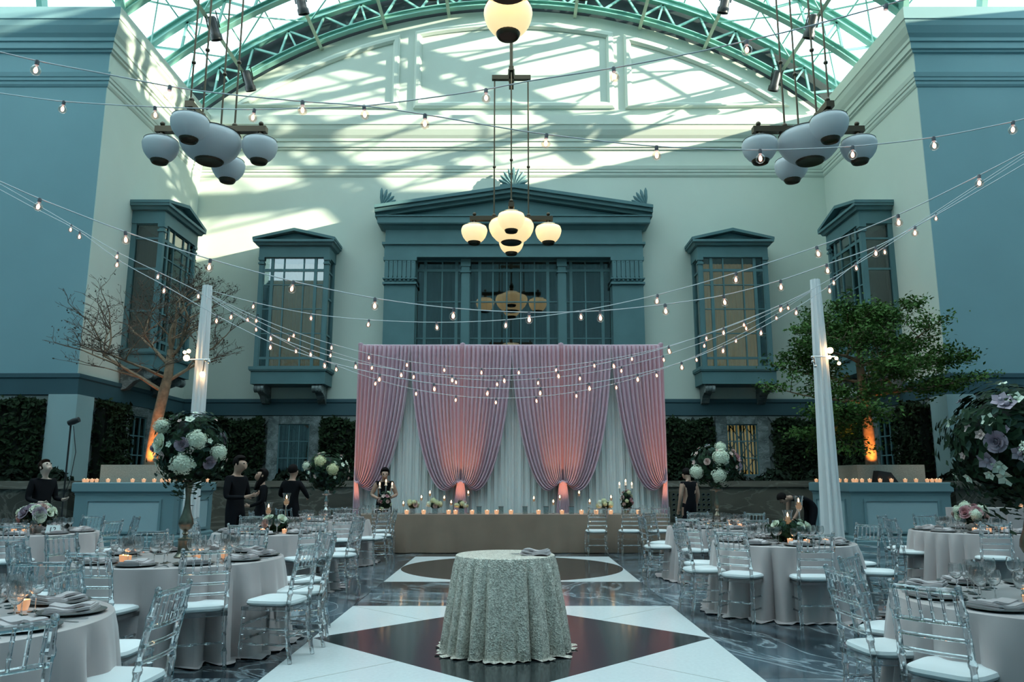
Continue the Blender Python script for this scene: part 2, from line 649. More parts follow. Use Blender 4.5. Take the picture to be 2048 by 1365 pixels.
TRUSS_Y = [25.72, 22.9, 20.1, 17.3, 14.5, 11.7, 8.9, 6.1]
NSEG = 18
tA = TA * 1.0
for ti, y in enumerate(TRUSS_Y):
    tr = link('truss', None, roof)
    for rr, nm, h in ((AR + .12, 'lower_chord', .20), (UR, 'upper_chord', .26)):
        b = MB()
        k = 36
        for s_ in (-.11, .11) if True else (0,):
            pass
        pts_in = [ap(-tA + 2 * tA * i / k, rr - h / 2, y) for i in range(k + 1)]
        pts_out = [ap(-tA + 2 * tA * i / k, rr + h / 2, y) for i in range(k + 1)]
        # I-section: two flanges and a web
        vv, ff = [], []
        for a, c in zip(pts_in, pts_out):
            for yy in (-.12, .12):
                vv.append((a.x, a.y + yy, a.z))
            for yy in (-.12, .12):
                d = (c - a) * .16
                vv.append((a.x + d.x, a.y + yy, a.z + d.z))
            for yy in (-.12, .12):
                d = (c - a) * .84
                vv.append((a.x + d.x, a.y + yy, a.z + d.z))
            for yy in (-.12, .12):
                vv.append((c.x, c.y + yy, c.z))
            d1, d2 = (c - a) * .16, (c - a) * .84
            for yy in (-.02, .02):
                vv.append((a.x + d1.x, a.y + yy, a.z + d1.z))
            for yy in (-.02, .02):
                vv.append((a.x + d2.x, a.y + yy, a.z + d2.z))
        for i in range(k):
            p, q = i * 12, (i + 1) * 12
            for (a, c) in ((0, 1), (2, 0), (1, 3), (3, 2), (4, 5), (6, 4), (5, 7), (7, 6), (8, 10), (11, 9)):
                ff.append((p + a, q + a, q + c, p + c))
        b.add(vv, ff)
        b.build(nm, M['steel'], tr)
    web = MB()
    for i in range(NSEG):
        t0 = -tA + 2 * tA * i / NSEG
        t1 = -tA + 2 * tA * (i + 1) / NSEG
        tm = (t0 + t1) / 2
        web.beam(ap(t0, UR - .12, y), ap(tm, AR + .2, y), .07, .07, (0, 1, 0))
        web.beam(ap(tm, AR + .2, y), ap(t1, UR - .12, y), .07, .07, (0, 1, 0))
        if i % 2:
            web.beam(ap(t0, UR - .12, y), ap(t0, AR + .2, y), .07, .07, (0, 1, 0))
    web.build('web_bracing', M['steel'], tr)
# dark plates closing the gap above the end wall
pl = MB()
k = 36
vv, ff = [], []
for i in range(k + 1):
    t = -tA + 2 * tA * i / k
    for rr in (AR + .0, GR + .1):
        for yy in (YB + .02, YB + .38):
            vv.append(ap(t, rr, yy))
for i in range(k):
    p, q = 4 * i, 4 * i + 4
    ff += [(p, q, q + 2, p + 2), (p + 1, p + 3, q + 3, q + 1), (p + 2, q + 2, q + 3, p + 3), (p, p + 1, q + 1, q)]
pl.add(vv, ff)
pl.build('arch_infill', M['darkpanel'], roof)
# purlins (deep pale beams along the hall)
PX = [-9.6, -7.05, -4.7, -2.35, 0.02, 2.35, 4.75, 7.1, 9.6]
for x in PX:
    t = math.asin(x / AR)
    p, q = ap(t, AR + .02, YB - .02), ap(t, AR + .02, 4)
    up = (math.sin(t), 0, math.cos(t))
    MB().beam(p, q, .12, .30, up).build('purlin', M['purlin'], roof)
# glazing bars and panes
NG = 20
YG = [YB + .3, 24.35, 22.95, 21.55, 20.15, 18.75]
gb = MB()
for i in range(NG + 1):
    t = -tA + 2 * tA * i / NG
    up = (math.sin(t), 0, math.cos(t))
    MB().beam(ap(t, GR - .05, YB + .3), ap(t, GR - .05, 4.0), .05, .09, up).build('glazing_bar', M['steel'], roof)
for y in YG[1:] + [17.3, 14.5, 11.7, 8.9, 6.1, 4.0]:
    b = MB()
    for i in range(NG):
        t0, t1 = -tA + 2 * tA * i / NG, -tA + 2 * tA * (i + 1) / NG
        tm = (t0 + t1) / 2
        b.beam(ap(t0, GR - .04, y), ap(t1, GR - .04, y), .05, .07, (math.sin(tm), 0, math.cos(tm)))
    b.build('glazing_hoop', M['steel'], roof)
pn = {}
dt = 2 * tA / NG
for j in range(len(YG) - 1):
    for i in range(NG):
        t0, t1 = -tA + dt * i, -tA + dt * (i + 1)
        a, b_, c, d = ap(t0, GR, YG[j]), ap(t1, GR, YG[j]), ap(t1, GR, YG[j + 1]), ap(t0, GR, YG[j + 1])
        MB().add([a, b_, c, d], [(0, 1, 2, 3)]).build('pane', M['roofglass'], roof)
far = MB()
for y0, y1 in ((18.75, 14.5), (14.5, 9), (9, 4)):
    for i in range(NG):
        t0, t1 = -tA + dt * i, -tA + dt * (i + 1)
        far.add([ap(t0, GR, y0), ap(t1, GR, y0), ap(t1, GR, y1), ap(t0, GR, y1)], [(0, 1, 2, 3)])
o = far.build('pane_field', M['roofglass'], roof)
o['kind'] = 'stuff'
# bracing rods between the trusses
for j in range(len(TRUSS_Y) - 1):
    y0, y1 = TRUSS_Y[j], TRUSS_Y[j + 1]
    b = MB()
    for i, x in enumerate(PX[:-1]):
        ta, tb = math.asin(PX[i] / AR), math.asin(PX[i + 1] / AR)
        b.beam(ap(ta, UR - .1, y0), ap(tb, UR - .1, y1), .045, .045)
        b.beam(ap(tb, UR - .1, y0), ap(ta, UR - .1, y1), .045, .045)
    for s in (-1, 1):
        ta, tb = s * tA, math.asin(s * 9.6 / AR)
        b.beam(ap(ta, UR - .1, y0), ap(tb, UR - .1, y1), .045, .045)
        b.beam(ap(tb, UR - .1, y0), ap(ta, UR - .1, y1), .045, .045)
    b.build('bracing_rod', M['steel'], roof)
# side glass over the wings of the hall, springing from the cornices facing the camera
for sx in (-1, 1):
    xa, xb = sx * (W + .02), sx * WO
    prof = [(YF + .2 - 11 + 11.2 * math.cos(k * PI / 2 / 7), ZT + .05 + 4.2 * math.sin(k * PI / 2 / 7)) for k in range(8)]
    for x in (xa, sx * 13.4, sx * 15.7, xb):
        b = MB()
        for p, q in zip(prof, prof[1:]):
            b.beam((x, p[0], p[1]), (x, q[0], q[1]), .16, .3, (0, .5, 1))
        b.build('wing_rib', M['steel'], roof)
    for i, (p, q) in enumerate(zip(prof, prof[1:])):
        MB().beam((xa, p[0], p[1] + .1), (xb, p[0], p[1] + .1), .12, .2).build('wing_glazing_bar', M['steel'], roof)
        for x0, x1 in ((xa, sx * 13.4), (sx * 13.4, sx * 15.7), (sx * 15.7, xb)):
            MB().add([(x0, p[0], p[1] + .2), (x1, p[0], p[1] + .2), (x1, q[0], q[1] + .2), (x0, q[0], q[1] + .2)], [(0, 1, 2, 3)]).build('wing_pane', M['roofglass'], roof)
    # flat glass above the rest of the wing
    if sx < 0:
        MB().add([(xa, prof[-1][0], 18.7), (xb, prof[-1][0], 18.7), (xb, YC, 18.7), (xa, YC, 18.7)], [(0, 1, 2, 3)]).build('wing_pane', M['roofglass'], roof)
MB().box(-W - 1, WO, YC, -.5, 19.9, 20.2).build('light_block_soffit', M['cream'], roof)  # unseen opaque ceiling added to cut fill light from behind the camera
for i in range(8):
    x0 = -W + i * 2 * W / 8
    MB().add([(x0, 4.3, 19.9), (x0 + 2 * W / 8, 4.3, 19.9), (x0 + 2 * W / 8, -.5, 19.9), (x0, -.5, 19.9)], [(0, 1, 2, 3)]).build('wing_pane', M['roofglass'], roof)
    MB().beam((x0, 4.3, 19.86), (x0, -.5, 19.86), .1, .16).build('wing_glazing_bar', M['steel'], roof)
# spotlights clamped on the purlins
def spot_can(loc, rot, lab):
    t = thing('spotlight', lab, 'spotlight', loc, group='spotlights on the roof beams')
    t.rotation_euler = rot
    t.scale = (1.25, 1.25, 1.25)
    MB().lathe([(.001, .30), (.09, .30), (.12, .24), (.12, -.10), (.15, -.14), (.15, -.26), (.13, -.26), (.11, -.16), (.001, -.14)], 12).build('can', M['black_metal'], t, True)
    MB().tube([(.14, 0, .02), (.14, 0, .42), (-.14, 0, .42), (-.14, 0, .02)], .018, 6).build('yoke', M['black_metal'], t)
    MB().lathe([(.12, -.2), (.001, -.215)], 12).build('lens', M['silver'], t, True)
M['black_metal'] = pmat('black_metal', (.012, .012, .014), .4, spec=.5)
M['silver'] = pmat('silver_metal', (.55, .56, .55), .28, 1.0)
SPOTS = [(-9.6, 25.1, 'black spotlight on the lowest roof beam above the bare tree'), (-9.6, 21.9, 'black spotlight high on a roof beam at upper left, beside the hanging rods'),
         (-7.05, 22.6, 'black spotlight at the top frame edge left of centre'), (9.6, 25.1, 'black spotlight on the lowest roof beam at right, by the arch end'),
         (9.6, 21.8, 'black spotlight high on the right roof beam above the unlit chandelier'), (7.1, 22.5, 'black spotlight at the top frame edge right of centre')]
for x, y, lab in SPOTS:
    t_ = math.asin(x / AR)
    p = ap(t_, AR - .55, y)
    spot_can(p, (R(20), R(12) * (1 if x > 0 else -1), 0), lab)
# ================================================================ WINDOWS AND WALL FEATURES
M['curtain_lit'] = pmat('curtain_bright_emission', (.42, .36, .24), .8, var=.1, vscale=5, emis=(1, .66, .34), es=.13)  # room light put into the curtain materials as emission, no lamps behind
M['curtain_dim'] = pmat('curtain_dim_emission', (.42, .36, .24), .8, var=.1, vscale=5, emis=(1, .70, .40), es=.075)
M['curtain_glow'] = pmat('curtain_glowing_amber', (.42, .33, .20), .8, var=.1, vscale=5, emis=(1, .54, .18), es=.36)
for k_ in ('curtain_lit', 'curtain_dim', 'curtain_glow'):
    M[k_].cycles.emission_sampling = 'NONE'


def pleats(mb, x0, x1, y, z0, z1, n, amp=.05, seed=0):
    rr = random.Random(seed)
    k = n * 4
    vv, ff = [], []
    for i in range(k + 1):
        x = x0 + (x1 - x0) * i / k
        d = amp * math.sin(i * PI / 2) + rr.uniform(-.012, .012)
        vv += [(x, y + d, z0), (x + rr.uniform(-.005, .005), y + d * .7, z1)]
    for i in range(k):
        ff.append((2 * i, 2 * i + 2, 2 * i + 3, 2 * i + 1))
    mb.add(vv, ff)


def glass_panes(root, xs, zs, y, mat):
    for a, b in zip(xs, xs[1:]):
        for c, d in zip(zs, zs[1:]):
            MB().box(a + .01, b - .01, y - .006, y + .006, c + .01, d - .01).build('pane', mat, root)


def bars(root, xs, zs, y, wv, wh, mat, dep=.07, nm='muntin'):
    for i, x in enumerate(xs):
        MB().box(x - wv[i] / 2, x + wv[i] / 2, y - dep / 2, y + dep / 2, zs[0], zs[-1]).build(nm, mat, root)
    for j, z in enumerate(zs):
        MB().box(xs[0], xs[-1], y - dep / 2 + .006, y + dep / 2 - .006, z - wh[j] / 2, z + wh[j] / 2).build(nm, mat, root)


def bay_window(nm, lab, loc, rz, lit, curt):
    """oriel: local x along the wall, local -y out of the wall, origin at wall face, z absolute"""
    r = thing(nm, lab, 'bay window', loc, rz, kind='structure')
    T = M['teal']
    hw, d = 1.17, .95
    # bottom box and sill
    MB().box(-hw - .12, hw + .12, -d - .12, 0, 5.02, 5.12).build('sill', T, r)
    MB().box(-hw - .05, hw + .05, -d - .05, 0, 4.55, 5.02).build('apron', T, r)
    MB().box(-hw - .10, hw + .10, -d - .10, 0, 4.98, 5.04).build('apron_moulding', T, r)
    # corner posts
    for sx in (-1, 1):
        p = MB().box(sx * hw - .14 if sx > 0 else -hw, hw if sx > 0 else -hw + .14, -d, -d + .14, 5.12, 8.86).build('post', T, r)
        MB().box(sx * hw - .17 if sx > 0 else -hw - .03, hw + .03 if sx > 0 else -hw + .17, -d - .03, -d + .17, 8.62, 8.68).build('capital', T, p)
        MB().box(sx * hw - .17 if sx > 0 else -hw - .03, hw + .03 if sx > 0 else -hw + .17, -d - .03, -d + .17, 8.76, 8.86).build('capital', T, p)
        MB().box(sx * hw - .14 if sx > 0 else -hw, hw if sx > 0 else -hw + .14, -.14, 0, 5.12, 8.86).build('post', T, r)
    MB().box(-hw + .1, hw - .1, -d + .05, -.05, 5.12, 5.16).build('floor_board', T, r)
    # lintel, cornice, pediment
    MB().box(-hw - .02, hw + .02, -d - .02, 0, 8.86, 9.26).build('lintel', T, r)
    MB().sweep([(-hw, 0), (-hw, -d), (hw, -d), (hw, 0)], [(0, 9.24), (.10, 9.26), (.14, 9.34), (.20, 9.36), (.20, 9.44), (0, 9.45)], side=-1).build('cornice', T, r)
    MB().box(-hw, hw, -d, 0, 9.26, 9.445).build('cornice_core', T, r)
    pk = 9.76
    MB().prism([(-hw, 9.45), (hw, 9.45), (0, pk - .04)], -d + .02, 0).build('pediment', T, r)
    for sx in (-1, 1):
        MB().prism([(sx * (hw + .22), 9.43), (sx * (hw + .22), 9.52), (0, pk + .08), (0, pk - .02)][::sx], -d - .2, 0).build('raking_cornice', T, r)
    # front window
    zs = [5.12, 5.42, 6.25, 7.08, 7.91, 8.42, 8.86]
    xs = [-hw + .14, -hw + .44, -.33, .33, hw - .44, hw - .14]
    bars(r, xs, zs, -d + .07, [.06, .10, .045, .045, .10, .06], [.06, .08, .035, .035, .035, .09, .06], T)
    glass_panes(r, xs, zs, -d + .07, M['winglass'])
    # side lights
    for sx in (-1, 1):
        zs2 = [5.12, 6.25, 7.5, 8.42, 8.86]
        b = link('side_light', None, r)
        x = sx * (hw - .07)
        for c, e in zip(zs2, zs2[1:]):
            MB().box(x - .006, x + .006, -d + .14, -.14, c, e).build('pane', M['winglass'], b)
        for z in zs2:
            MB().box(x - .035, x + .035, -d + .14, -.14, z - .03, z + .03).build('muntin', T, b)
    # curtains, some glowing by themselves, and an unlit dark back panel
    c = MB()
    pleats(c, -hw + .2, hw - .2, -.18, 5.16, 8.84, 14, .05, int(abs(loc[0]) * 10))
    c.build('curtain', M[curt], r)
    MB().box(-hw + .14, hw - .14, -.06, -.03, 5.16, 8.84).build('room_back', M['interior'], r)
    # scrolled brackets
    for sx in (-1, 1):
        x = sx * (hw - .22)
        br = MB().prism([(-.02, 3.95), (-.02, 4.55), (-d + .1, 4.55), (-d + .1, 4.38), (-.42, 4.22), (-.2, 4.0)], x - .13, x + .13, 'x')
        b = br.build('bracket', M['grey_stone'], r)
        for k in (-1, 0, 1):
            MB().tube([(x + k * .11 - .05, -d + .12, 4.42), (x + k * .11 + .05, -d + .12, 4.42)], .14, 12).build('scroll', M['grey_stone'], b, True)
    return r


bay_window('window_1', 'teal bay window on the end wall left of the pedimented window', (-7.35, YB, 0), 0, 1, 'curtain_dim')
bay_window('window_2', 'teal bay window with warm lit curtains on the end wall at right', (7.45, YB, 0), 0, 1, 'curtain_lit')
bay_window('window_3', 'teal bay window on the alcove side wall above the bare tree', (-W, 22.75, 0), PI / 2, 0, 'curtain_dark')
bay_window('window_4', 'teal bay window on the alcove side wall above the leafy tree', (W, 22.75, 0), -PI / 2, 0, 'curtain_dark')

# ---------------------------------------------------------------- great pedimented window
def great_window():
    T = M['teal']
    r = thing('window_5', 'large teal pedimented three-part window at the centre of the end wall', 'window', (.06, YB, 0), kind='structure')
    hw, d = 4.42, .55
    hi = 3.36
    # side pilasters
    for sx in (-1, 1):
        a, b = sorted((sx * hi, sx * hw))
        p = MB().box(a, b, -d, 0, 3.4, 8.98).build('pilaster', T, r)
        MB().box(a - .04, b + .04, -d - .05, 0, 8.86, 8.98).build('capital_top', T, p)
        n = 7
        w = (b - a) / n
        for k in range(n):
            xc = a + w * (k + .5)
            MB().prism([(xc - w * .46, 8.30), (xc - w * .3, 8.24), (xc + w * .3, 8.24), (xc + w * .46, 8.30), (xc + w * .40, 8.84), (xc - w * .40, 8.84)], -d - .07, -d).build('capital_leaf', T, p)
            MB().ball((xc, -d - .05, 8.80), .035, 8, 5).build('capital_bead', T, p, True)
            MB().ball((xc, -d - .04, 8.16), .05, 8, 5, (1, .6, .8)).build('egg', T, p, True)
        MB().box(a - .05, b + .05, -d - .08, 0, 8.20, 8.24).build('necking', T, p)
        MB().box(a - .05, b + .05, -d - .08, 0, 8.02, 8.09).build('necking', T, p)
    # entablature
    MB().box(-hw - .02, hw + .02, -d - .03, 0, 8.98, 9.42).build('architrave', T, r)
    MB().box(-hw - .10, hw + .10, -d - .10, 0, 9.42, 9.50).build('fillet', T, r)
    MB().box(-hw, hw, -d - .02, 0, 9.50, 9.98).build('frieze', T, r)
    MB().sweep([(-hw, 0), (-hw, -d), (hw, -d), (hw, 0)], [(0, 9.94), (.04, 9.96), (.12, 10.06), (.24, 10.10), (.26, 10.14), (.26, 10.34), (.30, 10.36), (.30, 10.40), (0, 10.42)], side=-1).build('cornice', T, r)
    MB().box(-hw, hw, -d, 0, 9.98, 10.415).build('cornice_core', T, r)
    pk = 11.32
    MB().prism([(-hw, 10.42), (hw, 10.42), (0, pk - .22)], -d + .04, 0).build('tympanum', T, r)
    for sx in (-1, 1):
        e = hw + .36
        # raking cornice in three steps
        for dz0, dz1, dd in ((-.20, -.08, .14), (-.08, .05, .28), (.05, .16, .36)):
            zl = 10.45
            sl = (pk - zl) / e
            MB().prism([(sx * e, zl + dz0 + .14), (sx * e, zl + dz1 + .14), (0, pk + dz1), (0, pk + dz0)][::sx], -d - dd, 0).build('raking_cornice', T, r)

    def palmette(x, z, s, half=0):
        a = link('acroterion', None, r, (x, -d * .6, z))
        MB().box(-.42 * s if half <= 0 else -.05, .42 * s if half >= 0 else .05, -.16, .16, -.05, .10 * s).build('plinth', T, a)
        for k in range(-4, 5):
            if half > 0 and k < 0 or half < 0 and k > 0:
                continue
            t = k * .27
            L = s * (.66 - .035 * abs(k))
            c, sn = math.cos(t), math.sin(t)
            m = MB()
            pts = [(0, .10 * s, .02), (0, L * .5, .055 * s), (0, L * .85, .05 * s), (0, L, .015)]
            m.tube([(sn * q[1], 0, c * q[1] + .05 * s) for q in pts], [q[2] for q in pts], 6)
            m.build('frond', T, a, True)
        for sx in (-1, 1):
            if half and half != sx:
                continue
            m = MB()
            m.tube([(sx * (.12 + .09 * math.cos(q * .8)) * s * 1.6, 0, (.12 + .07 * math.sin(q * .8)) * s + .03) for q in range(8)], .03 * s, 6)
            m.build('volute', T, a, True)
    palmette(0, pk + .22, 1.15)
    palmette(-hw - .22, 10.80, 1.1, half=1)
    palmette(hw + .22, 10.80, 1.1, half=-1)
    # the two columns and the glazing in three bays
    yg = -.12
    for sx in (-1, 1):
        cx = sx * 1.66
        p = MB().box(cx - .14, cx + .14, -.32, -.02, 3.4, 8.98).build('column', T, r)
        MB().box(cx - .18, cx + .18, -.36, -.02, 8.50, 8.56).build('capital', T, p)
        MB().box(cx - .17, cx + .17, -.35, -.02, 8.72, 8.98).build('capital', T, p)
    zs = [3.5, 4.9, 6.22, 7.50, 8.62, 8.96]
    wh = [.06, .04, .04, .04, .09, .06]
    for xs, wv in (([-hi, -3.06, -2.48, -1.98, -1.80], [.05, .10, .04, .10, .05]), ([-1.52, -1.18, -.72, -.24, .24, .72, 1.18, 1.52], [.05, .10, .04, .04, .04, .04, .10, .05]), ([1.80, 1.98, 2.48, 3.06, hi], [.05, .10, .04, .10, .05])):
        sash = link('sash', None, r)
        bars(sash, xs, zs, yg, wv, wh, T, .08)
        glass_panes(sash, xs, zs, yg, M['winglass'])
    c = MB()
    pleats(c, -hi, hi, -.045, 3.5, 8.96, 40, .015, 3)
    c.build('curtain', M['curtain_dark'], r)
    MB().box(-hi, hi, -.02, -.005, 3.5, 8.96).build('room_back', M['interior'], r)


great_window()


# ---------------------------------------------------------------- ground floor windows in stone surrounds
def low_window(nm, lab, loc, rz, lit=0):
    r = thing(nm, lab, 'window', loc, rz, kind='structure')
    hw = .52
    z0, z1 = 1.6, 3.30
    for sx in (-1, 1):
        a, b = sorted((sx * hw, sx * (hw + .36)))
        MB().box(a, b, -.14, 0, .0, 3.56).build('jamb_stone', M['grey_stone'], r)
    MB().box(-hw, hw, -.15, 0, z1, 3.57).build('lintel_stone', M['grey_stone'], r)
    MB().box(-hw - .1, hw + .1, -.22, 0, z0 - .14, z0).build('sill_stone', M['grey_stone'], r)
    xs = [-hw, -.17, .17, hw]
    zs = [z0, 2.17, 2.73, z1]
    bars(r, xs, zs, -.08, [.08, .035, .035, .08], [.08, .035, .035, .08], M['teal'], .06)
    glass_panes(r, xs, zs, -.08, M['winglass'])
    c = MB()
    pleats(c, -hw, hw, -.03, z0, z1, 9, .012, 4)
    c.build('curtain', M['curtain_glow' if lit else 'curtain_dark'], r)


low_window('window_6', 'dark ground floor window in a stone surround beside the pink drape', (-7.3, YB, 0), 0)
low_window('window_7', 'ground floor window glowing amber behind the tall flowers at right', (7.7, YB, 0), 0, 3.0)
low_window('window_8', 'small dark window in a stone surround behind the orange-lit bare tree trunk', (-W, 22.75, 0), PI / 2)
low_window('window_9', 'small dark window in a stone surround behind the orange-lit leafy tree trunk', (W, 22.75, 0), -PI / 2)

# stucco fields with a diamond lattice, below the band
ST = MB()
def dado(nm, lab, x0, x1, loc, rz):
    r = thing(nm, lab, 'wall panel', loc, rz, kind='structure')
    MB().box(x0, x1, -.03, 0, 0, 3.58).build('stucco_field', M['stucco'], r)
    s = .5
    n = int((x1 - x0) / s)
    s = (x1 - x0) / n
    for k in range(n):
        a, b = x0 + k * s, x0 + (k + 1) * s
        m = (a + b) / 2
        t = MB()
        for j in range(3):
            zt = 3.54 - j * .68
            t.beam((a, -.06, zt), (m, -.06, zt - .34), .025, .025, (0, 1, 0))
            t.beam((m, -.06, zt - .34), (b, -.06, zt), .025, .025, (0, 1, 0))
            t.beam((a, -.06, zt - .68), (m, -.06, zt - .34), .025, .025, (0, 1, 0))
            t.beam((m, -.06, zt - .34), (b, -.06, zt - .68), .025, .025, (0, 1, 0))
        t.build('lattice_bar', M['lattice'], r)


dado('wall_dado_back', 'stucco strip with a dark diamond lattice under the band on the end wall', -W, W, (0, YB, 0), 0)
dado('wall_dado_left', 'stucco strip with a dark diamond lattice on the wall behind the bare tree', -(YB - YF) / 2, (YB - YF) / 2, (-W, (YB + YF) / 2, 0), PI / 2)
dado('wall_dado_right', 'stucco strip with a dark diamond lattice on the wall behind the leafy tree', -(YB - YF) / 2, (YB - YF) / 2, (W, (YB + YF) / 2, 0), -PI / 2)
dado('wall_dado_outer_left', 'stucco strip with a dark diamond lattice at the photo\'s left edge', -(WO - W) / 2, (WO - W) / 2, (-(WO + W) / 2, YF, 0), 0)
dado('wall_dado_outer_right', 'stucco strip with a dark diamond lattice at the photo\'s right edge', -(WO - W) / 2, (WO - W) / 2, ((WO + W) / 2, YF, 0), 0)
# corner piers under the band
M['pier'] = pmat('pier_paint', (.32, .44, .45), .7, var=.04, vscale=1)
for sx, s in ((-1, 'left'), (1, 'right')):
    xs_ = sorted((sx * (W - .12), sx * (W + .62)))
    o = MB().box(xs_[0], xs_[1], YF - .14, YF + .66, 0, 3.6).build('wall_pier_' + s, M['pier'])
    tag(o, 'pale blue corner pier below the dark band at ' + s, 'pier', kind='structure')

# ---------------------------------------------------------------- ivy hedges on the walls
M['ivy'] = pmat('ivy_leaves', (.013, .027, .011), .8, spec=.15, var=.6, vscale=6)
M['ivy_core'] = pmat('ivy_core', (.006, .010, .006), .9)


def leaf_cloud(pts, nrm, size, up_bias=.0, seed=0, jit=.6):
    """rhombic leaves at pts; returns verts, faces"""
    r_ = np.random.default_rng(seed)
    n = len(pts)
    d = r_.normal(size=(n, 3)) * jit + nrm
    d /= np.linalg.norm(d, axis=1)[:, None] + 1e-9
    a = np.cross(d, r_.normal(size=(n, 3)))
    a /= np.linalg.norm(a, axis=1)[:, None] + 1e-9
    b = np.cross(d, a)
    s = size * r_.uniform(.6, 1.3, size=(n, 1))
    v = np.stack([pts - a * s, pts + b * s * .55 + d * s * .15, pts + a * s, pts - b * s * .55 + d * s * .15], axis=1).reshape(-1, 3)
    f = np.arange(4 * n).reshape(-1, 4)
    return v, f


def mesh_np(name, v, f, mat, mats=None, idx=None):
    me = bpy.data.meshes.new(name)
    me.from_pydata(v.tolist(), [], f.tolist())
    for m in (mats or [mat]):
        me.materials.append(m)
    if idx is not None:
        me.polygons.foreach_set('material_index', idx)
    return me


def hedge(lab, x0, x1, z0, z1, loc, rz, seed, dep=.4):
    r = thing('ivy_hedge', lab, 'hedge', loc, rz, group='clipped ivy hedges on the walls')
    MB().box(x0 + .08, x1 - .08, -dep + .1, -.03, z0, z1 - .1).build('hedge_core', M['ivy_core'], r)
    r_ = np.random.default_rng(seed)
    n = int((x1 - x0) * (z1 - z0) * 520)
    p = np.stack([r_.uniform(x0, x1, n), -dep + r_.normal(0, .05, n), r_.uniform(z0, z1, n)], 1)
    p[:, 1] += .07 * np.sin(p[:, 0] * 3.1) * np.sin(p[:, 2] * 2.7)
    k = int(n * .25)
    p[:k, 2] = z1 + .06 * np.sin(p[:k, 0] * 5) + r_.normal(0, .05, k)
    p[:k, 1] = r_.uniform(-dep, -.05, k)
    e = int(n * .12)
    p[-e:, 0] = np.where(r_.random(e) < .5, x0, x1) + r_.normal(0, .03, e)
    p[-e:, 1] = r_.uniform(-dep, -.05, e)
    v, f = leaf_cloud(p, np.array([[0, -.8, .4]]), .075, seed=seed)
    link('ivy_leaves', mesh_np('ivy_leaves', v, f, M['ivy']), r)['kind'] = 'stuff'


hedge('ivy hedge at the photo\'s left edge, left of the corner pier', -14.5, -11.85, .9, 3.38, (0, YF, 0), 0, 1)
hedge('ivy hedge between the left corner pier and the orange-lit bare trunk', -2.3, -.95, 1.0, 3.42, (-W, 22.75, 0), PI / 2, 2)
hedge('ivy hedge on the alcove side wall right of the bare trunk', 1.0, 3.0, 1.0, 3.4, (-W, 22.75, 0), PI / 2, 3)
hedge('ivy hedge left of the dark stone-framed window', -10.7, -8.3, 1.0, 3.35, (0, YB, 0), 0, 4)
hedge('ivy hedge between the dark window and the pink drape', -6.35, -3.2, 1.0, 3.35, (0, YB, 0), 0, 5)
hedge('ivy hedge between the pink drape and the amber window', 3.6, 6.7, 1.0, 3.35, (0, YB, 0), 0, 6)
hedge('ivy hedge right of the amber window', 8.75, 10.8, 1.0, 3.35, (0, YB, 0), 0, 7)
hedge('ivy hedge on the right alcove wall behind the white-draped pole', -3.0, -1.0, 1.0, 3.4, (W, 22.75, 0), -PI / 2, 8)
hedge('ivy hedge between the leafy tree trunk and the right corner pier', .95, 2.35, 1.0, 3.42, (W, 22.75, 0), -PI / 2, 9)
hedge('ivy hedge at the photo\'s right edge behind the large bouquet', 11.9, 14.5, .9, 3.38, (0, YF, 0), 0, 10)

# ---------------------------------------------------------------- low stone planter walls with shrubs
def low_wall(nm, lab, path, side):
    r = thing(nm, lab, 'low wall', kind='structure')
    zt = CAM_H - .02
    MB().sweep(path, [(-.15, 0), (.15, 0), (.15, zt - .18), (-.15, zt - .18), (-.15, 0)], side).build('wall_body', M['stone'], r)
    MB().sweep(path, [(-.22, zt - .18), (.22, zt - .18), (.24, zt - .14), (.24, zt - .03), (.2, zt), (-.22, zt), (-.22, zt - .18)], side).build('coping', M['stone'], r)
    MB().sweep(path, [(-.2, 0), (.2, 0), (.2, .2), (-.2, .2), (-.2, 0)], side).build('plinth', M['stone'], r)
    # recessed panels on the visible face
    return r


LW = [low_wall('wall_low_back', 'low brown stone planter wall along the end wall behind the drapes', [(-10.3, 23.7), (10.3, 23.7)], 1),
      low_wall('wall_low_left', 'low brown stone planter wall left of the blue planter with the bare tree', [(-WO + .1, 18.35), (-10.45, 18.35), (-10.45, 23.4)], 1),
      low_wall('wall_low_right', 'low brown stone planter wall right of the blue planter with the leafy tree', [(WO - .1, 18.35), (10.45, 18.35), (10.45, 23.4)], 1)]
M['vent'] = pmat('bronze_grille', (.10, .095, .07), .45, .6)
g = thing('wall_grille', 'square perforated grille in the low stone wall behind the right flowers', 'grille', (5.35, 23.5, 0), kind='structure')
MB().box(-.62, .62, -.05, .02, .32, 1.12).build('frame', M['vent'], g)
for k in range(8):
    for j in range(5):
        MB().lathe([(.03, 0), (.045, .012), (.055, 0)], 6).build('perforation', M['lattice'], g).matrix_local = Matrix.Translation((-.52 + k * .149, -.052, .42 + j * .15)) @ Matrix.Rotation(PI / 2, 4, 'X')

M['shrub'] = pmat('shrub_leaves', (.007, .015, .008), .8, spec=.15, var=.5, vscale=5)


def shrub(lab, c, r, h, seed):
    t = thing('shrub', lab, 'shrub', c, group='dark shrubs in the stone planters')
    r_ = np.random.default_rng(seed)
    n = 260
    th, z = r_.uniform(0, 2 * PI, n), r_.uniform(.1, 1, n)
    rr = r * np.sqrt(r_.uniform(.2, 1, n)) * np.sin(z * 2.6 + .3)
    p = np.stack([rr * np.cos(th), rr * np.sin(th) * .7, z * h], 1)
    v, f = leaf_cloud(p, np.stack([np.cos(th), np.sin(th), np.full(n, .8)], 1), .12, seed=seed)
    link('shrub_leaves', mesh_np('leaves', v, f, M['shrub']), t)['kind'] = 'stuff'
    MB().tube([(0, 0, 0), (.02, 0, h * .5), (0, .02, h * .8)], [.03, .022, .008], 6).build('stem', M['ivy_core'], t)


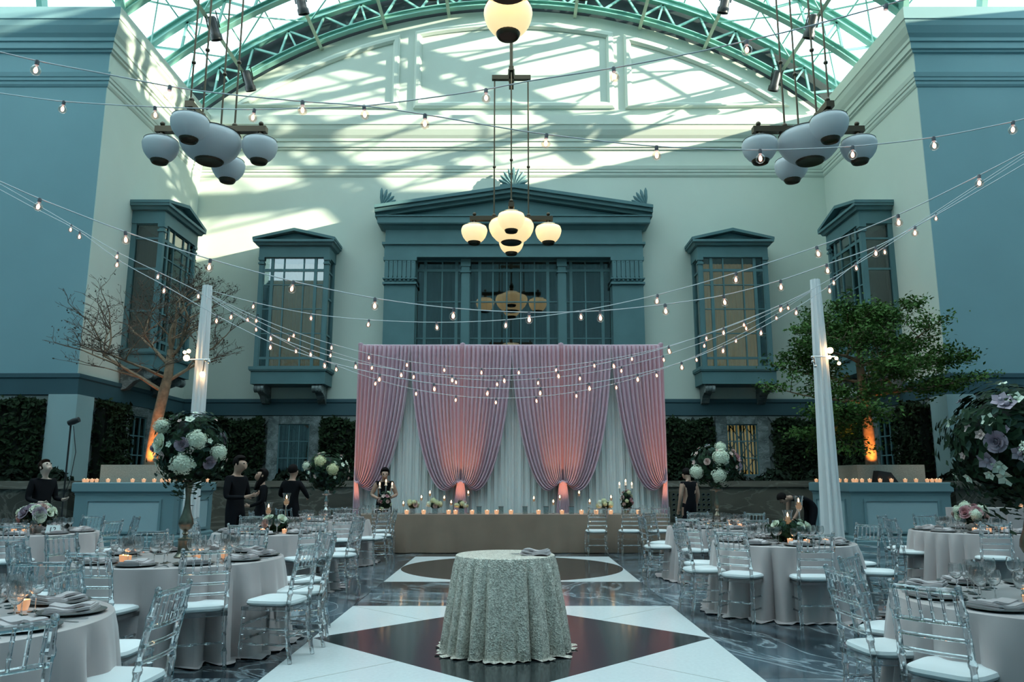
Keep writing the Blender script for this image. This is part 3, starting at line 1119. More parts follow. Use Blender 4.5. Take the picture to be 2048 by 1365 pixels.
k = 0
for i in range(15):
    x = -9.6 + i * 1.37
    if abs(x) > 3.2:
        side = 'left of the drapes' if x < 0 else 'right of the drapes'
        shrub('dark shrub in the stone planter along the end wall ' + side, (x, 24.4, 1.0), .7, .75, 40 + i)
for i in range(3):
    shrub('dark shrub in the stone planter at the photo\'s left edge', (-11.2 - i * 1.0, 18.95, 1.0), .6, .7, 60 + i)
    shrub('dark shrub in the stone planter at the photo\'s right edge', (10.95 + i * 1.0, 18.95, 1.0), .6, .75, 70 + i)
M['soil'] = pmat('soil', (.012, .010, .008), .9)
for x0, x1, y0, y1, pw in ((-10.1, 10.1, 23.86, YB - .04, LW[0]), (-WO + .05, -10.65, 18.52, YF - .04, LW[1]), (10.65, WO - .05, 18.52, YF - .04, LW[2])):
    MB().box(x0, x1, y0, y1, 0, 1.0).build('planter_soil', M['soil'], pw)

# ---------------------------------------------------------------- big blue planters with trees
M['flame'] = emat('candle_flame', (1, .60, .28), 7)
M['votive_glass'] = pmat('frosted_votive', (.75, .55, .42), .35, emis=(1, .42, .16), es=.30)
M['votive_glass'].cycles.emission_sampling = 'NONE'
M['wax'] = pmat('white_wax', (.85, .80, .72), .5, emis=(1, .6, .3), es=.12)
M['wax'].cycles.emission_sampling = 'NONE'
vot_glass = MB().lathe([(.001, 0), (.026, 0), (.034, .03), (.036, .062), (.033, .062), (.030, .03), (.022, .008), (.001, .008)], 12).mesh('votive_cup', M['votive_glass'], True)
vot_flame = MB().lathe([(.001, .022), (.012, .032), (.014, .042), (.008, .056), (.001, .070)], 8).mesh('flame', M['flame'], True)


def votive(p, lab, grp, s=1.0):
    o = link('votive_candle', vot_glass, None, p)
    tag(o, lab, 'candle', grp)
    link('flame', vot_flame, o)
    if s != 1:
        o.scale = (s, s, s)


def planter(cx, y0, sgn, nm, lab):
    w = 1.18
    t = thing('tree_planter', lab, 'planter', (cx, y0 + w, 0))
    a = w
    sq = lambda m: [(-m, -m), (m, -m), (m, m), (-m, m)]
    MB().box(-a + .06, a - .06, -a + .06, a - .06, .14, 1.16).build('body', M['planter'], t)
    MB().sweep(sq(a), [(0, 1.38), (0, 1.20), (.05, 1.16), (.05, 1.12), (.30, 1.12), (.30, 1.34), (.03, 1.40), (0, 1.38)], 1, True).build('cap_moulding', M['planter'], t)
    MB().sweep(sq(a), [(-.04, 0), (-.04, .10), (.0, .12), (.0, .18), (.04, .22), (.08, .22), (.08, 0)], 1, True).build('base_moulding', M['planter'], t)
    MB().box(-a + .25, a - .25, -a + .25, a - .25, 1.16, 1.28).build('soil', M['soil'], t)
    for k in range(4):
        f = MB()
        f.box(-a + .38, a - .38, -a + .045, -a + .075, .32, .98)
        o = f.build('panel', M['planter_panel'], t)
        o.rotation_euler = (0, 0, k * PI / 2)
        g_ = MB()
        m, z0, z1 = a - .38, .32, .98
        g_.box(-m - .05, m + .05, -a + .02, -a + .07, z1, z1 + .05).box(-m - .05, m + .05, -a + .02, -a + .07, z0 - .05, z0).box(-m - .05, -m, -a + .02, -a + .07, z0, z1).box(m, m + .05, -a + .02, -a + .07, z0, z1)
        o = g_.build('panel_frame', M['planter'], t)
        o.rotation_euler = (0, 0, k * PI / 2)
    b = .78
    box = MB().sweep(sq(b), [(0, 1.2), (0, 1.80), (.10, 1.80), (.10, 1.2)], 1, True).build('tree_box', M['speckle'], t)
    MB().box(-b + .1, b - .1, -b + .1, b - .1, 1.2, 1.72).build('soil', M['soil'], t)
    return t


PLX, PLY = 8.72, 17.6
planter(-PLX, PLY, -1, 'a', 'large panelled blue-grey planter holding the bare tree')
planter(PLX + .03, PLY, 1, 'b', 'large panelled blue-grey planter holding the leafy tree')
for sx, nm in ((-1, 'bare'), (1, 'leafy')):
    lab = 'small glowing votive candle on the rim of the planter with the %s tree' % nm
    for i, fx in enumerate([-1.0, -.93, -.82, -.71, -.45, -.2, .12, .38, .62, .80, .93, 1.0]):
        votive((sx * PLX + fx * .98 * sx * -1, PLY + .12, 1.40), lab, 'votives on the planter of the %s tree' % nm, 1.25)
    for i, fy in enumerate([.35, .7, 1.2, 1.7, 2.1]):
        votive((sx * (PLX - 1.05), PLY + fy, 1.40), lab, 'votives on the planter of the %s tree' % nm, 1.25)
# black monitor speaker leaning on the right planter
o = MB().prism([(0, 1.39), (.5, 1.39), (.34, 1.62), (.06, 1.66)], PLY + .1, PLY + .4).build('floor_monitor', pmat('black_plastic', (.012, .012, .014), .6))
o.location = (8.28, .04, 0)
tag(o, 'small black wedge speaker lying on the rim of the right planter', 'speaker')

# ---------------------------------------------------------------- trees
M['bark'] = pmat('pale_bark', (.24, .16, .10), .8, var=.35, vscale=9, bump=.4, bscale=30)
M['twig'] = pmat('brown_twig', (.10, .065, .045), .8)
M['leaf_dry'] = pmat('dry_leaf', (.05, .05, .035), .7)
M['tree_leaf'] = pmat('fresh_leaf', (.055, .12, .025), .7, spec=.2, var=.5, vscale=3)


def tree(name, lab, loc, trunk, limbs, seed, depth, leaves, spread, twig_len, uplight):
    t = thing(name, lab, 'tree', loc)
    rr = random.Random(seed)
    MB().tube([p for p, _ in trunk], [r for _, r in trunk], 10).build('trunk', M['bark'], t, True)
    lim, tw = MB(), MB()
    leafp = []

    def grow(p, d, L, r, lev, b):
        pts = [p]
        q, dd = p.copy(), d.copy()
        n = 5
        for i in range(n):
            dd = (dd + Vector((rr.uniform(-.28, .28), rr.uniform(-.28, .28), rr.uniform(-.12, .22) * spread[lev]))).normalized()
            q = q + dd * L / n
            wx = q.x + loc[0]
            if abs(wx) > W - .45:
                q.y = min(q.y, YF - .75 - loc[1])
            q.y = min(q.y, 3.2)
            pts.append(q.copy())
        b.tube(pts, [max(.004, r * (1 - .55 * i / n)) for i in range(n + 1)], 6 if lev < 2 else 4, caps=lev < 1)
        if lev >= depth - 1:
            for a in pts[1:]:
                leafp.append(a)
        if lev < depth:
            m = {0: 5, 1: 4, 2: 3, 3: 3}.get(lev, 3) if depth > 3 else {0: 5, 1: 4, 2: 4}.get(lev, 3)
            for k in range(m):
                i = rr.randint(1, n) if k else n
                ang = rr.uniform(0, 2 * PI)
                side = Vector((math.cos(ang), math.sin(ang), rr.uniform(-.35, .55) * spread[lev]))
                d2 = (dd * .75 + side * .75).normalized()
                grow(pts[i], d2, L * rr.uniform(.5, .72), r * .5, lev + 1, tw if lev >= 1 else lim)

    for p, d, L, r in limbs:
        lb = MB()
        lim = MB()
        grow(Vector(p), Vector(d).normalized(), L, r, 0, lb)
        lb.build('branch', M['bark'], t, True)
        lim.build('branch', M['bark'], t, True)
    tw.build('twigs', M['twig'], t)['kind'] = 'stuff'
    r_ = np.random.default_rng(seed)
    pts = np.array([list(a) for a in leafp])
    n, size, jit, mat = leaves
    idx = r_.integers(0, len(pts), n)
    p = pts[idx] + r_.normal(0, jit, (n, 3)) * np.array([1, 1, .55])
    wx = np.abs(p[:, 0] + loc[0])
    p[:, 1] = np.where(wx > W - .5, np.minimum(p[:, 1], YF - .6 - loc[1]), p[:, 1])
    v, f = leaf_cloud(p, np.array([[0, 0, 1.0]]), size, seed=seed, jit=.8)
    link('leaves', mesh_np('leaves', v, f, M[mat]), t)['kind'] = 'stuff'
    if uplight:
        ld = bpy.data.lights.new('tree_uplight', 'SPOT')
        ld.energy, ld.color, ld.spot_size, ld.spot_blend, ld.shadow_soft_size = uplight, (1, .33, .06), R(75), .9, .05
        lo = link('tree_uplight', ld, t, (.16 * (1 if loc[0] < 0 else -1), -.5, .06))
        dv = Vector((-.16 * (1 if loc[0] < 0 else -1), .5, .62))
        lo.rotation_euler = dv.to_track_quat('-Z', 'Y').to_euler()
        c = MB().lathe([(.001, -.03), (.07, -.03), (.08, .03), (.06, .05)], 10).build('uplight_can', M['black_metal'], t, loc=(.16 * (1 if loc[0] < 0 else -1), -.5, .0))
    return t


TL = P(293, 925, 18.6)
TRL = Vector((TL.x + .05, 18.75, 1.72))
trunk = [(Vector((0, 0, 0)), .17), (Vector((.02, 0, .6)), .145), (Vector((.06, 0, 1.2)), .13), (Vector((.16, 0, 1.85)), .125), (Vector((.24, 0, 2.3)), .11), (Vector((.26, 0, 2.9)), .09)]
limbs = [((.16, 0, 1.85), (-1, -.1, .55), 1.7, .055), ((.2, 0, 2.1), (1, .1, .5), 1.4, .05), ((.24, 0, 2.5), (-.6, .5, .9), 1.4, .048), ((.26, 0, 2.7), (.75, -.4, .75), 1.35, .048),
         ((.26, 0, 2.9), (-.25, -.3, 1), 1.3, .048), ((.26, 0, 2.9), (.35, .4, .9), 1.2, .042), ((.2, 0, 2.2), (-.9, -.6, .35), 1.35, .042)]
tree('bare_tree', 'nearly bare spreading tree with an orange-lit trunk in the left planter', TRL, trunk, limbs, 11, 4, (1500, .035, .05, 'leaf_dry'), (.35, .35, .45, .45, .4), 1, 130)
TR_ = P(1745, 920, 18.7)
TRR = Vector((TR_.x, 18.75, 1.72))
trunk = [(Vector((0, 0, 0)), .15), (Vector((-.02, 0, 1.0)), .13), (Vector((-.06, 0, 2.0)), .12), (Vector((-.10, 0, 3.0)), .10), (Vector((-.06, 0, 3.9)), .06)]
limbs = [((-.08, 0, 1.6), (-1, -.2, .05), 1.25, .05), ((-.08, 0, 1.75), (1, -.1, .1), 1.25, .05), ((-.1, 0, 2.1), (-.8, .5, .2), 1.2, .05), ((-.1, 0, 2.2), (.9, .3, .2), 1.3, .05),
         ((-.1, 0, 2.5), (.9, -.5, .25), 1.25, .05), ((-.1, 0, 2.6), (-.9, -.5, .25), 1.1, .05), ((-.09, 0, 2.85), (.2, .6, .5), .8, .04), ((-.07, 0, 3.1), (.5, -.3, .5), .75, .04),
         ((-.08, 0, 1.45), (-.9, -.7, -.25), 1.15, .04), ((-.08, 0, 2.0), (.3, -1, .1), 1.1, .04), ((-.09, 0, 2.9), (-.7, -.1, .5), .8, .04), ((-.08, 0, 1.5), (-.6, -.3, -.35), 1.1, .03)]
trunk = [(Vector((0, 0, 0)), .15), (Vector((-.02, 0, .9)), .13), (Vector((-.06, 0, 1.8)), .115), (Vector((-.10, 0, 2.6)), .09), (Vector((-.07, 0, 3.15)), .05)]
tree('leafy_tree', 'leafy green tree with a dome crown and orange-lit trunk in the right planter', TRR, trunk, limbs, 23, 3, (26000, .048, .12, 'tree_leaf'), (.22, .25, .3, .3), 1, 130)
# ================================================================ FURNISHING


M['acrylic'] = solidglass('clear_acrylic', (.94, .965, .975), 1.47, .15)
M['cushion'] = pmat('white_cushion', (.78, .80, .80), .65, sheen=.2)
M['cloth'] = pmat('silver_satin_cloth', (.50, .415, .405), .34, sheen=.4, var=.05, vscale=3)
M['head_cloth'] = pmat('taupe_head_cloth', (.27, .185, .135), .42, sheen=.4, var=.08, vscale=3)
M['glass'] = solidglass('drinking_glass', (.98, .985, .985), 1.47, .08)
M['charger'] = pmat('dark_charger', (.022, .02, .022), .25, .3)
M['rim'] = pmat('pewter_rim', (.25, .23, .22), .3, .9)
M['napkin'] = pmat('blush_napkin', (.50, .42, .42), .6, sheen=.4, var=.05, vscale=20)
M['steelware'] = pmat('cutlery_steel', (.60, .62, .63), .2, 1)
M['gold'] = pmat('antique_gold', (.24, .20, .15), .3, 1, var=.25, vscale=15)
M['mercury'] = pmat('mercury_silver', (.50, .50, .48), .22, 1, var=.3, vscale=30)
M['leaf'] = pmat('bouquet_leaf', (.016, .036, .017), .8, spec=.15, var=.5, vscale=12)
M['leaf_grey'] = pmat('eucalyptus_leaf', (.035, .065, .052), .8, spec=.15, var=.3, vscale=12)
M['hyd'] = pmat('white_hydrangea', (.72, .76, .62), .7, var=.12, vscale=25)
M['hyd_y'] = pmat('cream_hydrangea', (.70, .68, .42), .7, var=.12, vscale=25)
M['mauve'] = pmat('mauve_rose', (.40, .31, .37), .6, var=.15, vscale=20)
M['blush'] = pmat('blush_bloom', (.60, .42, .38), .6, var=.15, vscale=20)
M['pink'] = pmat('pink_bloom', (.55, .28, .30), .6, var=.15, vscale=20)
M['stem'] = pmat('green_stem', (.06, .09, .03), .6)
M['card'] = pmat('white_card', (.80, .84, .82), .6)
M['ink'] = pmat('black_ink', (.01, .01, .01), .6)


def in_view(p, mx=90, my=60):
    s, c = math.sin(PITCH), math.cos(PITCH)
    d = p[1] * c + (p[2] - CAM_H) * s
    if d < .4:
        return False
    u = p[0] / d * FPX + 1024
    v = 682.5 - ((p[2] - CAM_H) * c - p[1] * s) / d * FPX
    return -mx < u < 2048 + mx and -200 < v < 1365 + my


# ---------------------------------------------------------------- chiavari chair (faces +y, origin under the seat centre)
def bamboo(p, q, r, rings=(.3, .62), n=8, r2=None):
    p, q = Vector(p), Vector(q)
    r2 = r2 or r
    pts, rs = [p], [r]
    for t in rings:
        for dt, k in ((-.018, 1), (-.008, 1.35), (.008, 1.35), (.018, 1)):
            u = min(.99, max(.01, t + dt))
            pts.append(p.lerp(q, u))
            rs.append((r + (r2 - r) * u) * k)
    pts.append(q)
    rs.append(r2)
    return MB().tube(pts, rs, n)


def make_chair():
    A = M['acrylic']
    c = link('chiavari_chair', None)
    hw, hd, hb = .195, .19, .175
    zs = .43
    for sx in (-1, 1):
        bamboo((sx * (hw + .01), hd + .015, 0), (sx * hw, hd, zs), .0135, (.25, .5, .8), r2=.018).build('leg', A, c, True)
        # rear leg and back post are one bent stick
        pts = [(sx * (hb + .015), -hd - .05, 0), (sx * hb, -hd, .25), (sx * hb, -hd, zs), (sx * hb, -hd - .03, .65), (sx * (hb - .005), -hd - .085, .915)]
        m = MB()
        full, rs = [], []
        for i, (a, b) in enumerate(zip(pts, pts[1:])):
            a, b = Vector(a), Vector(b)
            for t, k in ((0, 1), (.40, 1), (.46, 1.35), (.54, 1.35), (.60, 1)):
                full.append(a.lerp(b, t))
                rs.append(.017 * k)
        full.append(Vector(pts[-1]))
        rs.append(.014)
        m.tube(full, rs, 8)
        m.ball(pts[-1], .019, 8, 5)
        m.build('leg', A, c, True)
    # seat frame
    fr = [(-hb, -hd), (hb, -hd), (hw, hd), (-hw, hd)]
    MB().sweep(fr, [(-.018, zs - .03), (-.018, zs), (.028, zs), (.028, zs - .03), (-.018, zs - .03)], 1, True).build('seat_frame', A, c)
    # cushion
    vv, ff = [], []
    n, rows = 28, [(.90, 0, zs), (1.0, 0, zs + .012), (1.03, 0, zs + .028), (.99, 0, zs + .046), (.82, 0, zs + .056), (.4, 0, zs + .060), (.001, 0, zs + .061)]
    for k, _, z in rows:
        for i in range(n):
            t = 2 * PI * i / n
            cx, sy = math.cos(t), math.sin(t)
            e = .42
            x = math.copysign(abs(cx) ** e, cx)
            y = math.copysign(abs(sy) ** e, sy)
            w = (hb + hw) / 2 + .012 + (hw - hb) / 2 * y
            vv.append((x * w * k, y * (hd + .012) * k, z))
    for r_ in range(len(rows) - 1):
        for i in range(n):
            j = (i + 1) % n
            ff.append((r_ * n + i, r_ * n + j, (r_ + 1) * n + j, (r_ + 1) * n + i))
    ff.append(tuple(range(n - 1, -1, -1)))
    o = MB().add(vv, ff).build('cushion', M['cushion'], c, True)
    o['label'] = 'white seat cushion'
    # stretchers
    for z, k in ((.14, .9), (.26, .95)):
        for sx in (-1, 1):
            bamboo((sx * (hb + .008), -hd - .02, z), (sx * (hw + .005), hd + .005, z), .009, (.5,), 6).build('stretcher', A, c, True)
    for z in (.17, .29):
        bamboo((-hw, hd + .005, z), (hw, hd + .005, z), .009, (.33, .67), 6).build('stretcher', A, c, True)
    bamboo((-hb, -hd - .01, .20), (hb, -hd - .01, .20), .009, (.33, .67), 6).build('stretcher', A, c, True)

    def ybk(z):
        return -hd - .03 - .055 * (z - .65) / .265 if z > .65 else -hd - .03 * (z - zs) / .22
    for z, rr in ((.895, .015), (.735, .012), (.655, .011), (.575, .011)):
        y = ybk(z)
        m = MB().tube([(-hb, y, z), (-hb * .5, y - .012, z), (0, y - .017, z), (hb * .5, y - .012, z), (hb, y, z)], rr, 8)
        m.build('back_rail', A, c, True)
    for k in range(-2, 4):
        x = (k - .5) * .058
        cv = -.016 * (1 - (x / hb) ** 2)
        bamboo((x, ybk(.735) + cv, .735), (x, ybk(.895) + cv, .895), .008, (.3, .7), 6).build('spindle', A, c, True)
    return c


chair0 = make_chair()
first_chair = [True]


def chair(x, y, face, label, group):
    o = chair0 if first_chair[0] else copy_tree(chair0)
    first_chair[0] = False
    o.location = (x, y, 0)
    o.rotation_euler = (0, 0, face - PI / 2)
    tag(o, label, 'chair', group)
    return o


# ---------------------------------------------------------------- tablecloths
def cloth_mesh(Rt, z, seed, folds=13, amp=.07, flare=.09, mat='cloth', pool=.06, n=220, sharp=1.0):
    rr = random.Random(seed)
    ph = [rr.uniform(0, 2 * PI) for _ in range(6)]
    am = [rr.uniform(.6, 1.2) for _ in range(6)]

    def fold(t):
        v = math.sin(folds * t + ph[0] + .8 * math.sin(2 * t + ph[3])) * am[0] + .55 * math.sin((folds * 2 - 3) * t + ph[1]) * am[1] * .5 + .4 * math.sin((folds - 5) * t + ph[2])
        w_ = folds * t * .5 + ph[0] + .9 * math.sin(2 * t + ph[3]) + .5 * math.sin(5 * t + ph[4])
        v = 2 * abs(math.cos(w_)) ** .55 - 1.35 + .25 * math.sin((folds + 7) * t + ph[1])
        return v * (.6 + .4 * math.sin(3 * t + ph[5]))
    rows = [(.0, z, 0, 0), (Rt * .5, z, 0, 0), (Rt * .9, z, 0, 0), (Rt - .012, z, 0, 0), (Rt, z - .006, 0, 0), (Rt + .006, z - .03, 0, .02)]
    for k in range(1, 11):
        u = k / 10
        rows.append((Rt + .008 + flare * u ** .9, z - .03 - (z - .045) * u, 1, .12 + .88 * u))
    rows.append((Rt + flare + .03, .006, 1, 1.12))
    rows.append((Rt + flare + .03 + pool, .004, 1, 1.25))
    vv, ff = [(0, 0, z)], []
    for i, (r, zz, f, u) in enumerate(rows[1:]):
        for k in range(n):
            t = 2 * PI * k / n
            d = amp * (u ** .8) * fold(t) if f or u else 0
            if u > 1.05:
                d += .03 * math.sin(7 * t + ph[4])
            vv.append(((r + d) * math.cos(t), (r + d) * math.sin(t), zz + (.012 * abs(math.sin(folds * t)) if u > 1.05 else 0)))
    m = len(rows) - 1
    for k in range(n):
        ff.append((0, 1 + k, 1 + (k + 1) % n))
    for i in range(m - 1):
        for k in range(n):
            k2 = (k + 1) % n
            ff.append((1 + i * n + k, 1 + (i + 1) * n + k, 1 + (i + 1) * n + k2, 1 + i * n + k2))
    return MB().add(vv, ff)


# ---------------------------------------------------------------- tableware meshes
WG = {}
WG['bowl'] = MB().lathe([(.0035, .085), (.018, .090), (.034, .108), (.040, .132), (.039, .155), (.034, .178), (.033, .178), (.038, .155), (.039, .132), (.033, .110), (.017, .093), (.001, .089)], 14).mesh('bowl', M['glass'], True)
WG['stem'] = MB().lathe([(.0045, .006), (.0035, .03), (.0035, .07), (.005, .088)], 8).mesh('stem', M['glass'], True)
WG['foot'] = MB().lathe([(.034, 0), (.034, .002), (.012, .005), (.004, .010)], 14).mesh('foot', M['glass'], True)
WG['all'] = MB().lathe([(.034, 0), (.034, .002), (.010, .006), (.0038, .02), (.0038, .08), (.018, .090), (.034, .108), (.040, .132), (.039, .155), (.034, .178), (.033, .178), (.038, .155), (.039, .132), (.033, .110), (.017, .093), (.001, .089)], 12).mesh('wine_glass', M['glass'], True)
PLATE = MB().lathe([(.001, .004), (.11, .004), (.135, .008), (.165, .016), (.167, .014), (.14, .002), (.10, 0), (.001, 0)], 28).mesh('charger_plate', M['charger'], True)
PRIM = MB().lathe([(.158, .0155), (.168, .0175), (.169, .015), (.158, .0145)], 28).mesh('plate_rim', M['rim'], True)


def napkin_mesh():
    m = MB()
    n = 10
    for lay, (w, d, z) in enumerate(((.10, .115, .004), (.092, .108, .016), (.05, .1, .028))):
        vv = []
        for i in range(n + 1):
            u = i / n
            x = -d + 2 * d * u
            pinch = 1 - .45 * math.exp(-((u - .62) / .12) ** 2)
            for s in (-1, 1):
                vv.append((s * w * pinch, x, z + .008 * math.sin(u * 7 + lay)))
        for i in range(n + 1):
            u = i / n
            x = -d + 2 * d * u
            pinch = 1 - .45 * math.exp(-((u - .62) / .12) ** 2)
            for s in (-.96, .96):
                vv.append((s * w * pinch, x, z + .013 + .008 * math.sin(u * 7 + lay)))
        o = 2 * (n + 1)
        ff = []
        for i in range(n):
            a = 2 * i
            ff += [(a, a + 2, a + 3, a + 1), (o + a, o + a + 1, o + a + 3, o + a + 2), (a, o + a, o + a + 2, a + 2), (a + 1, a + 3, o + a + 3, o + a + 1)]
        ff += [(0, 1, o + 1, o), (2 * n, o + 2 * n, o + 2 * n + 1, 2 * n + 1)]
        m.add(vv, ff)
    return m.mesh('folded_napkin', M['napkin'], True)


NAP = napkin_mesh()
NRING = MB().lathe([(.062, 0), (.066, .012), (.060, .024), (.056, .012), (.062, 0)], 14).mesh('napkin_ring', M['gold'], True)
FORK = MB().box(-.006, .006, -.10, .03, .001, .004).box(-.012, .012, .03, .05, .001, .004)
for k in range(4):
    FORK.box(-.0115 + k * .0065, -.0085 + k * .0065, .05, .095, .001, .004)
FORK = FORK.mesh('fork', M['steelware'])
KNIFE = MB().box(-.006, .006, -.10, 0, .001, .006).prism([(-.007, 0), (.008, 0), (.009, .07), (0, .11), (-.007, .11)], .001, .004, 'z').mesh('knife', M['steelware'])

OCT = {0: 'right side', 1: 'far right side', 2: 'far side', 3: 'far left side', 4: 'left side', 5: 'near left side', 6: 'near side', 7: 'near right side'}
TNEAR = ('T1', 'T2', 'T6', 'T7')
TABLES = {}


def round_table(key, px, D, Rt, desc, seed, z=.75, nset=8, a0=0, folds=22, amp=.10):
    cx = (px - 1024) / FPX * D / 1.035
    c = (cx, D)
    TABLES[key] = (cx, D, Rt, z, desc)
    t = thing('round_table', 'round silver-clothed table ' + TLAB[key], 'table', (cx, D, 0), group='round guest tables')
    cloth_mesh(Rt, z, seed, folds, amp).build('tablecloth', M['cloth'], t, True)
    MB().lathe([(.001, z - .035), (Rt - .02, z - .035), (Rt - .015, z - .008), (.001, z - .008)], 40).build('table_top', M['twig'], t)
    MB().lathe([(.25, 0), (.25, .03), (.04, .06), (.04, z - .04)], 12).build('pedestal', M['black_metal'], t)
    for i in range(nset):
        a = R(a0) + 2 * PI * i / nset
        setting(key, cx, D, Rt, z, a, desc)


def setting(key, cx, cy, Rt, z, a, desc):
    u = Vector((math.cos(a), math.sin(a), 0))
    w = Vector((-u.y, u.x, 0))
    c0 = Vector((cx, cy, z))
    p = c0 + u * (Rt - .20)
    if not in_view(p, 30, 10):
        return
    face = a - PI / 2
    oc = OCT[int(round((math.degrees(a) % 360) / 45)) % 8] + ' of ' + desc
    o = link('charger_plate', PLATE, None, p, face)
    tag(o, 'dark charger plate, ' + oc, 'plate', 'charger plates on ' + desc)
    link('rim', PRIM, o)
    o = link('folded_napkin', NAP, None, p + Vector((0, 0, .006)), face + random.uniform(-.3, .3))
    tag(o, 'folded blush napkin on a plate, ' + oc, 'napkin', 'napkins on ' + desc)
    for r_, s_ in ((.44, .02), (.40, .13), (.49, .11)):
        q = c0 + u * (Rt - r_) + w * s_
        glass(q, key in TNEAR, desc, oc)
    if key in ('T1', 'T2', 'T6', 'T7', 'T9', 'T3'):
        for nm, me, off in (('fork', FORK, .215), ('knife', KNIFE, -.215)):
            q = c0 + u * (Rt - .19) + w * off
            o = link(nm, me, None, q, face + PI)
            tag(o, 'steel %s by the plate, %s' % (nm, oc), nm, nm + 's on ' + desc)


def glass(q, near, desc, oc, s=1.0):
    s *= random.uniform(.94, 1.1)
    if near:
        o = link('wine_glass', WG['bowl'], None, q)
        link('stem', WG['stem'], o)
        link('foot', WG['foot'], o)
    else:
        o = link('wine_glass', WG['all'], None, q)
    o.scale = (s, s, s)
    tag(o, 'wine glass, one of three, ' + oc, 'glass', 'wine glasses on ' + desc)


DESC = {'T1': 'the bottom-left corner table', 'T2': 'the tall pewter vase table', 'T3': 'the table numbered 12', 'T4': 'the left candle table', 'T5': 'the far left table',
        'T6': 'the bottom-right corner table', 'T7': 'the right hurricane candle table', 'T8': 'the far right table', 'T9': 'the right edge table'}
TLAB = {'T1': 'at the bottom left corner', 'T2': 'carrying the tall pewter vase and bouquet', 'T3': 'with the card numbered 12', 'T4': 'with candles in front of the man in black', 'T5': 'with the mercury-glass vase, near the left drape',
        'T6': 'at the bottom right corner', 'T7': 'with two hurricane candles among greens', 'T8': 'with the gold baluster vase', 'T9': 'with a low bouquet at the right edge'}
round_table('T1', -165, 4.05, .92, DESC['T1'], 1, a0=20, nset=10)
round_table('T2', 358, 7.30, .92, DESC['T2'], 2, a0=-58, nset=10)
round_table('T3', 62, 10.75, .80, DESC['T3'], 3, a0=10)
round_table('T4', 543, 10.9, .79, DESC['T4'], 4, a0=5)
round_table('T5', 645, 14.1, .80, DESC['T5'], 5, a0=0)
round_table('T6', 2112, 4.8, .92, DESC['T6'], 6, a0=-4, nset=10)
round_table('T7', 1568, 9.15, .79, DESC['T7'], 7, a0=-92)
round_table('T8', 1443, 12.05, .79, DESC['T8'], 8, a0=-40)
round_table('T9', 1949, 11.1, .79, DESC['T9'], 9, a0=-20)

CH = {  # angle around the table, seat distance, twist
    'T1': [(52, .98, 130), (4, 1.02, -6), (-42, 1.22, 0), (95, 1.0, 0)],
    'T2': [(-57, 1.02, -8), (-27, 1.22, 14), (0, 1.13, 8), (-96, 1.05, 0), (-134, 1.0, 0), (-168, 1.1, 0), (40, 1.2, 0), (82, 1.15, 0), (125, 1.15, 0), (160, 1.2, 0)],
    'T3': [(-70, .95, 0), (-12, .95, 0), (38, 1.0, 0), (85, 1.0, 0), (-122, .98, 0)],
    'T4': [(-50, .98, 0), (-14, 1.0, 0), (30, .95, 0), (76, .95, 0), (122, .95, 0), (170, .98, 0), (-128, .95, 0), (-90, .98, 0)],
    'T5': [(-62, 1.0, 0), (-25, 1.0, 0), (18, 1.0, 0), (92, 1.0, 0), (140, 1.0, 0), (-150, 1.0, 0)],
    'T6': [(176, 1.02, 8), (137, .95, 0), (207, 1.05, 12)],
    'T7': [(190, .98, 0), (150, .95, 0), (224, .92, 6), (268, .84, 0), (25, 1.12, 0), (-25, .95, 0), (68, .95, 0), (112, .95, 0)],
    'T8': [(184, .95, 0), (-128, .85, 0), (-80, .9, 0), (140, .95, 0), (92, .95, 0), (48, .95, 0)],
    'T9': [(135, .92, 0), (180, .86, 0), (254, .85, 0), (90, .95, 0), (-60, .92, 0)],
}
LEFT_OVER = {('T2', 0): 'aisle side of', ('T2', 1): 'aisle corner of'}
for key, lst in CH.items():
    cx, cy, Rt, z, desc = TABLES[key]
    used = {}
    for a, d, tw in lst:
        t = R(a)
        x, y = cx + d * math.cos(t), cy + d * math.sin(t)
        k = int(round((a % 360) / 45)) % 8
        used[k] = used.get(k, 0) + 1
        lab = 'clear chair, white cushion, %s of %s' % (OCT[k], desc)
        if used[k] > 1:
            lab = 'second clear chair, %s of %s' % (OCT[k], desc)
        if not in_view((x, y, .6), 150, 200):
            continue
        chair(x, y, t + PI + R(tw), lab, 'clear chairs round ' + desc)


# ---------------------------------------------------------------- flowers
def hyd_mesh(seed, n=150):
    m = MB()
    r_ = random.Random(seed)
    for i in range(n):
        z = 1 - 1.7 * (i + .5) / n
        t = i * 2.39996
        rr = math.sqrt(max(0, 1 - z * z))
        nrm = Vector((rr * math.cos(t), rr * math.sin(t), z))
        q = nrm.to_track_quat('Z', 'Y').to_matrix().to_4x4()
        T_ = Matrix.Translation(nrm * r_.uniform(.80, 1.08) * (1 + .10 * math.sin(5 * t) * rr)) @ q @ Matrix.Rotation(r_.uniform(0, 6), 4, 'Z')
        s = r_.uniform(.13, .19)
        for k in range(4):
            a = k * PI / 2
            c, s_ = math.cos(a), math.sin(a)
            pts = [(0, 0, -.03), (s * .75, -s * .42, .03), (s * 1.1, 0, .05), (s * .75, s * .42, .03)]
            m.add([T_ @ Vector((x * c - y * s_, x * s_ + y * c, zz)) for x, y, zz in pts], [(0, 1, 2, 3)])
    m.ball((0, 0, 0), .80, 10, 7)
    return m


